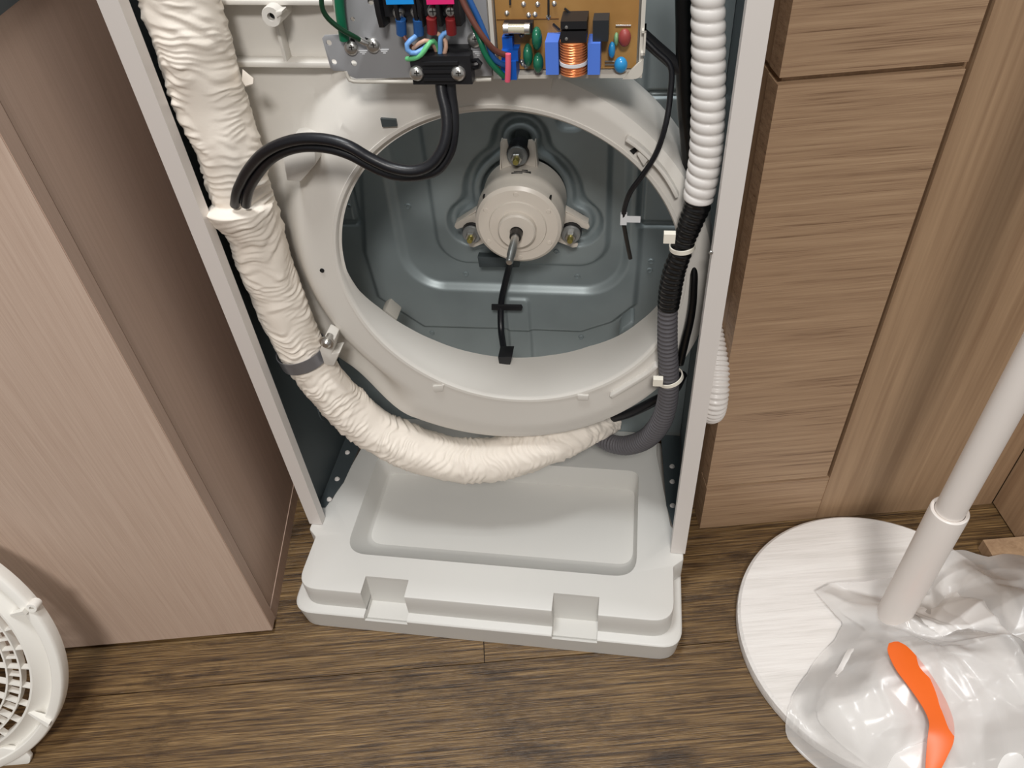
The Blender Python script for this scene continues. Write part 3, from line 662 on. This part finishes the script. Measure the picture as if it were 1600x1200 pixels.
for p, q in (((797, -4), (797, 8)), ((857, -4), (857, 26)), ((882, 13), (893, 22)), ((864, 37), (875, 47))):
    tube('lead', [P(*p, VBd-.002), P(*q, VBd-.003)], .0009, BLACK, PC, 6, .004)
box('board_seam', (cb(776, 30, VBd)[0], cb(873, 30, VBd)[0], VBd-.0006, VBd+.0005, cb(800, 31, VBd)[1], cb(800, 29.5, VBd)[1]), mat('dark_phenolic', (110, 74, 34), .5), PC, 0)

# ================================================================== WRAPPED PIPE BUNDLE
PB = acthing('wrapped_pipe', 'thick pipe bundle wrapped in wrinkled white tape, curving down past the fan opening', 'pipe', None)
cpts = [(232, -150, 60, .163), (258, -70, 60, .163), (281, 0, 60, .163), (297, 50, 60, .163), (311, 100, 58, .163), (325, 150, 55, .163), (354, 225, 51, .163), (377, 300, 47, .163), (397, 352, 43.5, .164), (413, 408, 42.5, .165), (436, 465, 40, .166), (455, 510, 38, .167), (474, 550, 35.5, .168), (503, 592, 36, .168), (543, 637, 35.5, .169), (593, 676, 35, .170), (650, 702, 36, .172), (707, 718, 36, .174), (765, 718, 35, .178), (827, 705, 33, .187), (885, 685, 29, .205), (930, 668, 24, .228), (958, 655, 20, .25)]
pp = []
for x, y, rpx, v in cpts:
    q = P(x, y, v); pp.append((q[0], q[1], q[2], rpx*mpp(q)))
_q, _s = spline(pp, .0012); _e = np.array(P(379, 305, .163)); S_E = float(_s[np.argmin(np.linalg.norm(_q[:, :3]-_e, axis=1))])
def wrinkle(s, a, r, L):
    ca, sa = math.cos(a), math.sin(a)
    x = s+.012*noise.noise((s*8, ca*.8, sa*.8))+.007*noise.noise((s*4+7, ca*1.6, sa*1.6))+.006*ca*math.sin(s*19)
    def saw(p):
        q = p % 1.; return q/.72 if q < .72 else (1-q)/.28
    n3 = noise.noise((x*26, ca*1.1, sa*1.1+4))
    p1 = x*62+1.5*noise.noise((x*30, ca*.55, sa*.55))+.35*noise.noise((x*14, ca*1.6, sa*1.6))
    p2 = x*128+2.2*noise.noise((x*48+3, ca*.6+2, sa*.6))
    p3 = x*88+1.7*noise.noise((x*36+8, ca*.6, sa*.6+7))+.9*ca
    m1 = max(0., min(1., .5+1.9*noise.noise((s*17, ca*1.3, sa*1.3+11)))); m2 = max(0., min(1., .45+1.9*noise.noise((s*26+5, ca*1.5, sa*1.5)))); m3 = max(0., min(1., .3+1.9*noise.noise((s*15+2, ca*1.4+6, sa*1.4))))
    d = .0022*m1*saw(p1)+.0012*m2*saw(p2)+.0017*m3*saw(p3)-.0022+.0012*noise.noise((x*40, ca*1.2, sa*1.2))
    fr = max(0., -sa-.15)/.85; t = s-S_E-.006*(1-fr)
    pk = .0155*fr**.8*min(1., max(0., (t+.0015)/.0025))*math.exp(-(max(t, 0)/.030)**2) if t > -.002 else 0.
    return r*(1+.022*n3)+d*1.05+.0008+pk
tube('wrapping', pp, .04, CLOTH, PB, 88, .0011, wrinkle, True, 0)
# torn end and the tape tag sticking out
q0 = P(383, 118, .158); 
build('tape_end', [P(379, 108, .160), P(396, 122, .152), P(395, 131, .152), P(384, 134, .154), P(378, 124, .160), P(381, 110, .163), P(397, 124, .155), P(395, 132, .155), P(384, 136, .157), P(378, 126, .163)],
      [(0, 1, 2, 3, 4), (9, 8, 7, 6, 5), (0, 5, 6, 1), (1, 6, 7, 2), (2, 7, 8, 3), (3, 8, 9, 4), (4, 9, 5, 0)], CLOTH, PB, True, 60)
# steel clamp band with screw
bc = P(474, 551, .168); bc2 = P(466, 535, .168); bn = np.array(P(490, 575, .168))-np.array(P(458, 518, .168)); bn /= np.linalg.norm(bn)
rr_ = 37.5*mpp(bc); e2 = np.array([0, 1., 0]); e1 = np.cross(bn, e2); e1 /= np.linalg.norm(e1); vs = []; fs = []
NB = 48
for i in range(NB+1):
    t = math.pi*1.02+(-math.pi*1.25)*i/NB if False else math.radians(-200)+math.radians(250)*i/NB
    d = e1*math.cos(t)+e2*math.sin(t)
    for hh, ro in ((-.0085, rr_), (.0085, rr_), (.0085, rr_+.0012), (-.0085, rr_+.0012)):
        vs.append(np.array(bc)+d*(ro+.0012)+bn*hh)
for i in range(NB):
    for k in range(4): fs.append((i*4+k, i*4+(k+1) % 4, (i+1)*4+(k+1) % 4, (i+1)*4+k))
band = build('clamp_band', vs, fs, mat('clamp_steel', (140, 140, 144), .35, metal=.6), PB)
q = P(510, 536, .138); lathe('clamp_screw', [(0, -.005), (.0035, -.0045), (.006, -.002), (.0062, .0), (.0085, .0), (.0085, .002), (.004, .002), (.004, .014)], STEEL, PB, 'v', q, 20)

# ================================================================== POWER CORDS
for k, pts in enumerate(([(688, 118, .118), (690, 145, .112), (697, 175, .106), (698, 205, .100), (690, 235, .094), (672, 258, .090), (645, 267, .088), (612, 262, .088), (578, 247, .088), (545, 228, .088), (510, 218, .090), (470, 217, .092), (435, 226, .096), (408, 242, .102), (387, 266, .112), (376, 286, .1195), (370, 301, .1245), (367, 320, .131)],
                         [(703, 118, .119), (704, 145, .116), (708, 175, .112), (708, 208, .107), (702, 238, .103), (684, 264, .098), (655, 274, .096), (620, 274, .096), (585, 262, .096), (548, 242, .096), (512, 231, .097), (475, 229, .099), (445, 236, .103), (420, 251, .109), (402, 273, .116), (392, 289, .1215), (387, 302, .1252), (384, 320, .131)])):
    o = acthing('power_cord', ('outer' if k == 0 else 'inner')+' of two black power cords looping from the clamp into the wrapped pipe', 'cord', None)
    tube('black_tube', [P(*p) for p in pts], .0050, RUBBER, o, 14, .004)

# ================================================================== DRAIN HOSE (white spiral, taped, grey corrugated)
DH = acthing('drain_hose', 'drain hose inside the right flange, white spiral above, black taped joint, grey corrugated below', 'hose', None)
def px_tube(name, pts, m, par, n, step, rf=None, ang=0):
    L_ = []
    for x, y, v, rp in pts:
        q = P(x, y, v); L_.append((q[0], q[1], q[2], rp*mpp(q)))
    return tube(name, L_, .01, m, par, n, step, rf, True, ang)
def spiral(s, a, r, L):
    ph = (s/.0104+a/(2*math.pi)) % 1.
    return r*(.86+.14*math.sqrt(max(0., 1-(2*ph-1)**2)))
px_tube('white_spiral_hose', [(1100, -190, .150, 27), (1104, -90, .150, 27), (1106, 0, .150, 27), (1107, 100, .150, 27), (1106, 180, .150, 27), (1103, 240, .150, 26.5), (1096, 285, .150, 25.5), (1091, 310, .150, 24)], WHOSE, DH, 28, .0009, spiral, 0)
def taped(s, a, r, L): return r*(1+.035*noise.noise((s*230, math.cos(a)*.6, math.sin(a)*.6)))+.0006*math.sin(2*math.pi*s/.006)
px_tube('tape_wrap', [(1092, 302, .150, 20), (1089, 322, .150, 20.5), (1084, 336, .150, 19.5), (1073, 365, .150, 17), (1064, 395, .149, 16.5), (1053, 425, .148, 17.5), (1047, 455, .147, 17.5), (1044, 480, .147, 16.5)], TAPE, DH, 24, .0012, taped, 0)
def corr(s, a, r, L): return r*(.93+.07*math.sin(2*math.pi*s/.0060))
px_tube('grey_corrugated_hose', [(1044, 468, .147, 15.8), (1043, 500, .148, 16), (1043, 540, .150, 16), (1045, 585, .153, 16), (1043, 625, .158, 16.3), (1032, 660, .168, 17), (1010, 685, .185, 16.5), (980, 696, .205, 15.5), (955, 693, .222, 14.5), (938, 684, .238, 13.5)], GREYH, DH, 28, .0010, corr, 0)
def tie(name, c, nrm, r, par, tail):
    c = np.array(c); nrm = _n(np.array(nrm, float)); e2 = np.array([0, 1., 0])-nrm*nrm[1]; e2 = _n(e2); e1 = np.cross(nrm, e2); vs = []; fs = []; n = 36
    for i in range(n):
        t = 2*math.pi*i/n; d = e1*math.cos(t)+e2*math.sin(t)
        for hh, ro in ((-.0022, r), (.0022, r), (.0022, r+.0014), (-.0022, r+.0014)): vs.append(c+d*ro+nrm*hh)
    for i in range(n):
        j = (i+1) % n
        for k in range(4): fs.append((i*4+k, i*4+(k+1) % 4, j*4+(k+1) % 4, j*4+k))
    o = build(name, vs, fs, TIE, par)
    return o
c1 = P(1066, 385, .1495); t1 = np.array(P(1050, 374, .149))-np.array(P(1080, 392, .149))
hd = lambda px, py, v, par: box('tie_head', (P(px, py, v)[0]-.0055, P(px, py, v)[0]+.0055, v-.003, v+.004, P(px, py, v)[2]-.005, P(px, py, v)[2]+.005), TIE, par, .001)
tie('cable_tie', c1, np.array(P(1060, 405, .15))-np.array(P(1075, 362, .15))+np.array([.010, 0, -.006]), 18.0*mpp(c1), DH, None); hd(1046, 371, .132, DH)
c2 = P(1047, 590, .154)
tie('cable_tie', c2, np.array([.38, 0, -1.]), 19*mpp(c2), DH, None); hd(1028, 596, .140, DH)

# black insulated tube and thin cords beside the hose
BT = acthing('insulated_tube', 'thick black insulated tube running down just left of the white spiral hose', 'tube', None)
px_tube('insulation', [(1062, -160, .185, 13), (1066, -60, .185, 13), (1068, 20, .185, 13), (1069, 90, .185, 13), (1070, 150, .186, 13), (1075, 220, .188, 12), (1078, 300, .187, 10), (1081, 355, .182, 8), (1084, 400, .174, 7), (1084, 440, .166, 6.5), (1080, 490, .161, 6.5), (1070, 535, .160, 6.5), (1062, 568, .161, 6.5)], TAPE, BT, 16, .004, lambda s, a, r, L: r*(1+.05*noise.noise((s*60, math.cos(a), math.sin(a)))))
SN = acthing('sensor_cord', 'thin black sensor cord hanging across the fan opening to a white tag', 'cord', None)
tube('cord', [P(*p) for p in ((1000, 55, .175), (1025, 80, .172), (1048, 105, .170), (1047, 150, .165), (1040, 195, .158), (1025, 240, .157), (1003, 275, .158), (985, 300, .162), (976, 325, .168), (974, 345, .170))], .0026, RUBBER, SN, 8)
tube('sensor_tip', [P(975, 352, .170), P(979, 375, .170), P(985, 404, .170)], .0022, DS, SN, 8)
bm = bmesh.new(); a = P(974, 343, .168); boxbm(bm, a[0]-.003, a[0]+.0035, .167, .172, a[2]-.006, a[2]+.006); frombm('tag', bm, WM, SN)
a, b = P(979, 347, .170), P(1001, 338, .170); box('tag_flap', (a[0], b[0], .1695, .1703, a[2], b[2]), WM, SN, .0003)
RL = acthing('ribbon_lead', 'flat black lead slanting from the board tray to the insulated tube', 'cord', None)
tube('lead', [P(*p) for p in ((1003, 55, .18), (1022, 72, .182), (1045, 92, .184), (1062, 108, .186))], .0062, BLACK, RL, 10)
# black tube modelled in place of the shadow under the ring's right side
UL_ = acthing('under_ring_shadow_tube', 'black tube standing in for the shadow beneath the fan ring near the grey hose', 'cord', None)
tube('black_tube', [P(*p) for p in ((1066, 585, .215), (1052, 610, .218), (1020, 628, .222), (985, 645, .228), (950, 655, .240))], .0065, RUBBER, UL_, 10)

# ================================================================== OUTER WHITE HOSE
OH = acthing('corrugated_hose', 'white corrugated hose hanging between the air conditioner and the oak cabinet', 'hose', None)
oh = []
for x, y, u in ((1118, 330, .318), (1124, 430, .316), (1127, 500, .314), (1127, 560, .312), (1123, 610, .310), (1112, 643, .306)):
    pass
def corr2(s, a, r, L): return r*(.93+.07*math.sin(2*math.pi*s/.0062))
L_ = []
for v, w, r in ((.305, .381, .0088), (.285, .372, .0098), (.255, .358, .013), (.230, .343, .0155), (.208, .325, .0165), (.1995, .300, .0165), (.207, .277, .0165), (.228, .262, .0155), (.26, .258, .013)):
    L_.append((.2822+r, v, w, r))
tube('hose', L_, .016, WHOSE, OH, 28, .0010, corr2, True, 0)

# ================================================================== FAN GUARD leaning on the left cabinet
le = math.radians(20); foot = onz(45, 1190)
gn = np.array([0, -math.cos(le), math.sin(le)]); a2 = np.cross(gn, np.array([1., 0, 0]))
gc = foot+np.array([1., 0, 0])*-.107+a2*.185
FG = empty('fan_guard', (gc[0], foot[1], 0), 0, 'round white plastic fan guard leaning against the pink cabinet', 'fan guard')
GM = Matrix(((1, a2[0], gn[0], 0), (0, a2[1], gn[1], gc[1]-foot[1]), (0, a2[2], gn[2], gc[2]), (0, 0, 0, 1)))
def gpart(o): o.parent = FG; o.matrix_local = GM @ o.matrix_local; return o
GW = mat('guard_plastic', (236, 233, 226), .4, var=.01)
gpart(lathe('rim', [(.201, -.012), (.2015, .0), (.200, .0035), (.1985, .0045), (.1895, .0045), (.188, .003), (.187, -.004), (.185, -.006), (.181, -.005), (.170, .003), (.167, .006), (.1645, .006), (.1645, -.008), (.180, -.014), (.195, -.012)], GW, None, 'w', (0, 0, 0), 96))
for r in (.1655, .153, .137, .121, .105, .089, .073, .057, .042):
    gpart(lathe('grille_ring', [(r-.0011, -.006), (r-.0011, .005), (r+.0011, .005), (r+.0011, -.006), (r-.0011, -.006)], GW, None, 'w', (0, 0, 0), 72))
nsp = 33
bm = bmesh.new(); boxbm(bm, .042, .166, -.0009, .0009, -.004, .0035); bevelbm(bm, .0004, 1); spm = frombm('spoke', bm, GW, None)
gpart(spm); spmesh = spm.data
for k in range(1, nsp):
    o = bpy.data.objects.new('spoke', spmesh); COL.objects.link(o); o.parent = FG; o.matrix_local = GM @ Matrix.Rotation(2*math.pi*k/nsp, 4, 'Z')
bm = bmesh.new(); boxbm(bm, .138, .152, -.0009, .0009, -.005, .002); shm = frombm('half_spoke', bm, GW, None); m0 = shm.data
shm.parent = FG; shm.matrix_local = GM @ Matrix.Rotation(math.pi/nsp, 4, 'Z')
for k in range(1, nsp):
    o = bpy.data.objects.new('half_spoke', m0); COL.objects.link(o); o.parent = FG; o.matrix_local = GM @ Matrix.Rotation(2*math.pi*(k+.5)/nsp, 4, 'Z')
gpart(lathe('hub', [(0, .006), (.034, .006), (.040, .003), (.041, -.006)], GW, None, 'w', (0, 0, 0), 40))
# screw ear, lug and foot
def ear(ang):
    bm = bmesh.new(); m_ = Matrix.Rotation(ang, 4, 'Z')
    o = lathe('screw_ear', [(.0028, -.006), (.0028, .006), (.0058, .006), (.0062, .005), (.0062, -.006)], GW, None, 'w', (0, 0, 0), 20)
    o.parent = FG; o.matrix_local = GM @ m_ @ Matrix.Translation((.203, 0, 0))
    o2 = build('ear_rib', [(.172, -.001, .0), (.196, -.004, .0), (.196, .004, .0), (.172, .001, 0), (.172, -.001, .003), (.196, -.003, .011), (.196, .003, .011), (.172, .001, .003)], [(0, 3, 2, 1), (4, 5, 6, 7), (0, 1, 5, 4), (1, 2, 6, 5), (2, 3, 7, 6), (3, 0, 4, 7)], GW, None)
    o2.parent = FG; o2.matrix_local = GM @ m_
ear(math.radians(17)); ear(math.radians(137)); 
o2 = build('ear_rib', [(.164, -.001, .0), (.198, -.004, .0), (.198, .004, .0), (.164, .001, 0), (.164, -.001, .003), (.198, -.003, .011), (.198, .003, .011), (.164, .001, .003)], [(0, 3, 2, 1), (4, 5, 6, 7), (0, 1, 5, 4), (1, 2, 6, 5), (2, 3, 7, 6), (3, 0, 4, 7)], GW, None)
o2.parent = FG; o2.matrix_local = GM @ Matrix.Rotation(math.radians(-36), 4, 'Z')
ft = prism('foot', rounded([(-.112, -.186), (.109, -.186), (.114, -.176), (.112, -.165), (.085, -.155), (-.085, -.155), (-.112, -.165)], .006), 'w', -.004, .003, GW, None, .001)
gpart(ft)
cl0 = lathe('hole', [(0, .0033), (.003, .0033), (.0031, .002)], DARK, None, 'w', (.070, -.172, 0), 12); gpart(cl0)

# ================================================================== ROUND PEDESTAL (disc base with its tube)
dc = np.array([.468, .4895]); DR = .190
PD = empty('pedestal_stand', (dc[0], dc[1], 0), 0, 'white pole on a round white wood-grain base, in the lower right corner', 'stand')
lathe('round_base', [(0, .001), (DR-.004, .001), (DR, .004), (DR+.001, .012), (DR, .020), (DR-.004, .0235), (0, .0235)], DISCM, PD, 'w', (0, 0, 0), 96)
lathe('sleeve', [(.0202, .0235), (.0202, .286), (.0198, .2885), (.0186, .2895), (.0162, .2885), (.0158, .284)], POLEM, PD, 'w', (0, 0, 0), 40)
lathe('pole', [(.0155, .03), (.0155, 1.25), (0, 1.25)], POLEM, PD, 'w', (0, 0, 0), 40)
lathe('foot_flange', [(.0202, .03), (.028, .0285), (.036, .0237)], POLEM, PD, 'w', (0, 0, 0), 40)

# ================================================================== PLASTIC BAG
def filmmat(nm, op):
    m = bpy.data.materials.new(nm); m.use_nodes = True; nt = m.node_tree; N = nt.nodes; L = nt.links
    N.remove(N['Principled BSDF']); out = [n for n in N if n.type == 'OUTPUT_MATERIAL'][0]
    tr = N.new('ShaderNodeBsdfTransparent'); tr.inputs[0].default_value = (1, 1, 1, 1)
    di = N.new('ShaderNodeBsdfDiffuse'); di.inputs[0].default_value = srgb(254, 251, 248)
    tl_ = N.new('ShaderNodeBsdfTranslucent'); tl_.inputs[0].default_value = srgb(254, 251, 248)
    gl = N.new('ShaderNodeBsdfGlossy'); gl.inputs['Roughness'].default_value = .24
    tc = N.new('ShaderNodeTexCoord'); nz = N.new('ShaderNodeTexNoise'); nz.inputs['Scale'].default_value = 90; nz.inputs['Detail'].default_value = 3
    L.new(tc.outputs['Object'], nz.inputs['Vector']); bp = N.new('ShaderNodeBump'); bp.inputs['Strength'].default_value = .10; bp.inputs['Distance'].default_value = .001
    L.new(nz.outputs['Fac'], bp.inputs['Height'])
    for n in (di, gl): L.new(bp.outputs[0], n.inputs['Normal'])
    a = N.new('ShaderNodeMixShader'); a.inputs[0].default_value = .08; L.new(di.outputs[0], a.inputs[1]); L.new(tl_.outputs[0], a.inputs[2])
    b = N.new('ShaderNodeMixShader'); b.inputs[0].default_value = op; L.new(tr.outputs[0], b.inputs[1]); L.new(a.outputs[0], b.inputs[2])
    fr = N.new('ShaderNodeFresnel'); fr.inputs[0].default_value = 1.42
    c = N.new('ShaderNodeMixShader'); L.new(fr.outputs[0], c.inputs[0]); L.new(b.outputs[0], c.inputs[1]); L.new(gl.outputs[0], c.inputs[2])
    L.new(c.outputs[0], out.inputs[0]); return m
FILM = filmmat('thin_white_film', .42); FILM2 = filmmat('crumpled_white_film', .85)
bcx, bcy = .545, .405
bnd = [onz(1270, 925, .030), onz(1298, 908, .035), onz(1345, 906, .06), onz(1400, 900, .09), onz(1455, 880, .10), onz(1507, 858, .05), onz(1545, 868, .03), onz(1600, 866, .01), np.array([.80, .46, 0]), np.array([.78, .33, 0]), np.array([.68, .24, 0]), np.array([.56, .225, 0]),
       onz(1400, 1290, 0), onz(1330, 1245, 0), onz(1276, 1203, 0), onz(1240, 1168, 0), onz(1226, 1150, .004), onz(1224, 1120, .012), onz(1236, 1092, .027), onz(1262, 1052, .027), onz(1300, 1000, .027), onz(1318, 975, .028), onz(1290, 945, .03)]
bang = np.array([math.atan2(p[1]-bcy, p[0]-bcx) for p in bnd]); brad = np.array([math.hypot(p[1]-bcy, p[0]-bcx) for p in bnd]); bzz = np.array([p[2] for p in bnd])
od = np.argsort(bang); bang, brad, bzz = bang[od], brad[od], bzz[od]
def per(t, arr): return float(np.interp(t, np.r_[bang[-1]-2*math.pi, bang, bang[0]+2*math.pi], np.r_[arr[-1], arr, arr[0]]))
def discz(x, y): return .0245 if math.hypot(x-dc[0], y-dc[1]) < DR+.002 else .001
rngb = random.Random(11)
WAV = [[(rngb.uniform(0, math.pi), lam, rngb.uniform(0, 1), rngb.uniform(.75, 1.2)) for lam in (.25, .20, .16, .125, .095, .07)] for _ in range(2)]
def bagz(x, y, k=0):
    dx, dy = x-bcx, y-bcy; t = math.atan2(dy, dx); R = per(t, brad); rho = math.hypot(dx, dy)/R
    e = max(0., 1-rho**1.7)**.9
    wx = x+.022*noise.noise((x*5, y*5, 3.+k)); wy = y+.022*noise.noise((x*5+9, y*5, 6.+k)); cr = 0.
    for an, lam, ph, am in WAV[k]:
        q = ((wx*math.cos(an)+wy*math.sin(an))/lam+ph) % 1.; cr += am*lam*.075*(1-4*abs(q-.5))
    px_, py_ = x-dc[0]-.01, y-dc[1]+.05; ta = math.atan2(py_, px_); rd = math.hypot(px_, py_)
    cr += .010*(1-2*abs(noise.noise((ta*2.2+k, rd*3, 5.))))*min(1, rd/.10)
    base = .112*e+per(t, bzz)*rho**6
    amp = min(1, (1-rho)*4.5+.15)
    return max(base+cr*amp*(.4+.6*e)-.016*k, discz(x, y)+.0012+.002*(1-k))
def bagsheet(name, k, sc):
    NA, NR = 220, 80; vs = [(0, 0, bagz(bcx, bcy, k))]; fs = []
    for j in range(1, NR+1):
        for i in range(NA):
            t = -math.pi+2*math.pi*i/NA; R = per(t, brad)*sc*(j/NR)*(1+.02*noise.noise((t*5, j*.02, k))); x, y = bcx+R*math.cos(t), bcy+R*math.sin(t)
            vs.append((x-bcx, y-bcy, bagz(x, y, k)))
    for i in range(NA): fs.append((0, 1+i, 1+(i+1) % NA))
    for j in range(NR-1):
        for i in range(NA): a = 1+j*NA; fs.append((a+i, a+NA+i, a+NA+(i+1) % NA, a+(i+1) % NA))
    return build(name, vs, fs, FILM if k == 0 else FILM2, BG, True, 0)
BG = empty('plastic_bag', (bcx, bcy, 0), 0, 'crumpled translucent white plastic bag with an orange strap, over the round base', 'bag')
bagsheet('film', 0, .995); bagsheet('inner_film', 1, .84)
def onbag(px, py, lift=.003):
    d = ray(px, py); prev = None
    for t in np.linspace(.3, 1.2, 1800):
        q = CAM+d/np.linalg.norm(d)*t
        if q[2] < bagz(q[0], q[1])+lift: return q
    return q
cent = [(1396, 1004, 6), (1402, 1014, 13), (1418, 1038, 17), (1436, 1062, 17), (1452, 1086, 16), (1464, 1108, 15), (1471, 1130, 14), (1470, 1152, 13.5), (1464, 1175, 11), (1458, 1198, 8), (1453, 1220, 5)]
ctr = [onbag(x, y, .016) for x, y, _ in cent]; n_ = len(ctr)
zs = np.array([p[2] for p in ctr]); zs = np.convolve(np.pad(zs, 3, mode='edge'), np.ones(7)/7, 'valid'); pts = []; vs = []
for i in range(n_):
    x, y, hw_ = cent[i]; q = onz(x, y, float(zs[i])); pts.append(q)
for i in range(n_):
    t = pts[min(i+1, n_-1)]-pts[max(i-1, 0)]; t /= np.linalg.norm(t); n2_ = np.array([t[1], -t[0], 0.]); n2_ /= np.linalg.norm(n2_)
    hwm = cent[i][2]*.00098
    for k in (-1, 0, 1):
        q = pts[i]+n2_*hwm*k; vs.append((q[0]-bcx, q[1]-bcy, q[2]+(.002 if k == 0 else 0)))
me_n = len(pts)
L3 = [spline([vs[i*3+k] for i in range(me_n)], .004)[0] for k in range(3)]
m_ = min(len(l) for l in L3); L3 = [np.array([np.interp(np.linspace(0, 1, 60), np.linspace(0, 1, len(l)), l[:, c]) for c in range(3)]).T for l in L3]
vs = []; fs = []
for i in range(60):
    for k in range(3): vs.append(L3[k][i]+np.array([0, 0, .0005]))
    for k in range(3): vs.append(L3[k][i]-np.array([0, 0, .0005]))
for i in range(59):
    a = i*6; b = a+6
    for k in range(2): fs += [(a+k, a+k+1, b+k+1, b+k), (a+3+k, b+3+k, b+4+k, a+4+k)]
    fs += [(a, b, b+3, a+3), (a+2, a+5, b+5, b+2)]
fs += [(0, 3, 4, 1), (1, 4, 5, 2), (354, 355, 358, 357), (355, 356, 359, 358)]
tag(build('strap', vs, fs, mat('orange_plastic', (243, 108, 32), .4, var=.03), BG, True, 50), 'orange plastic strap')
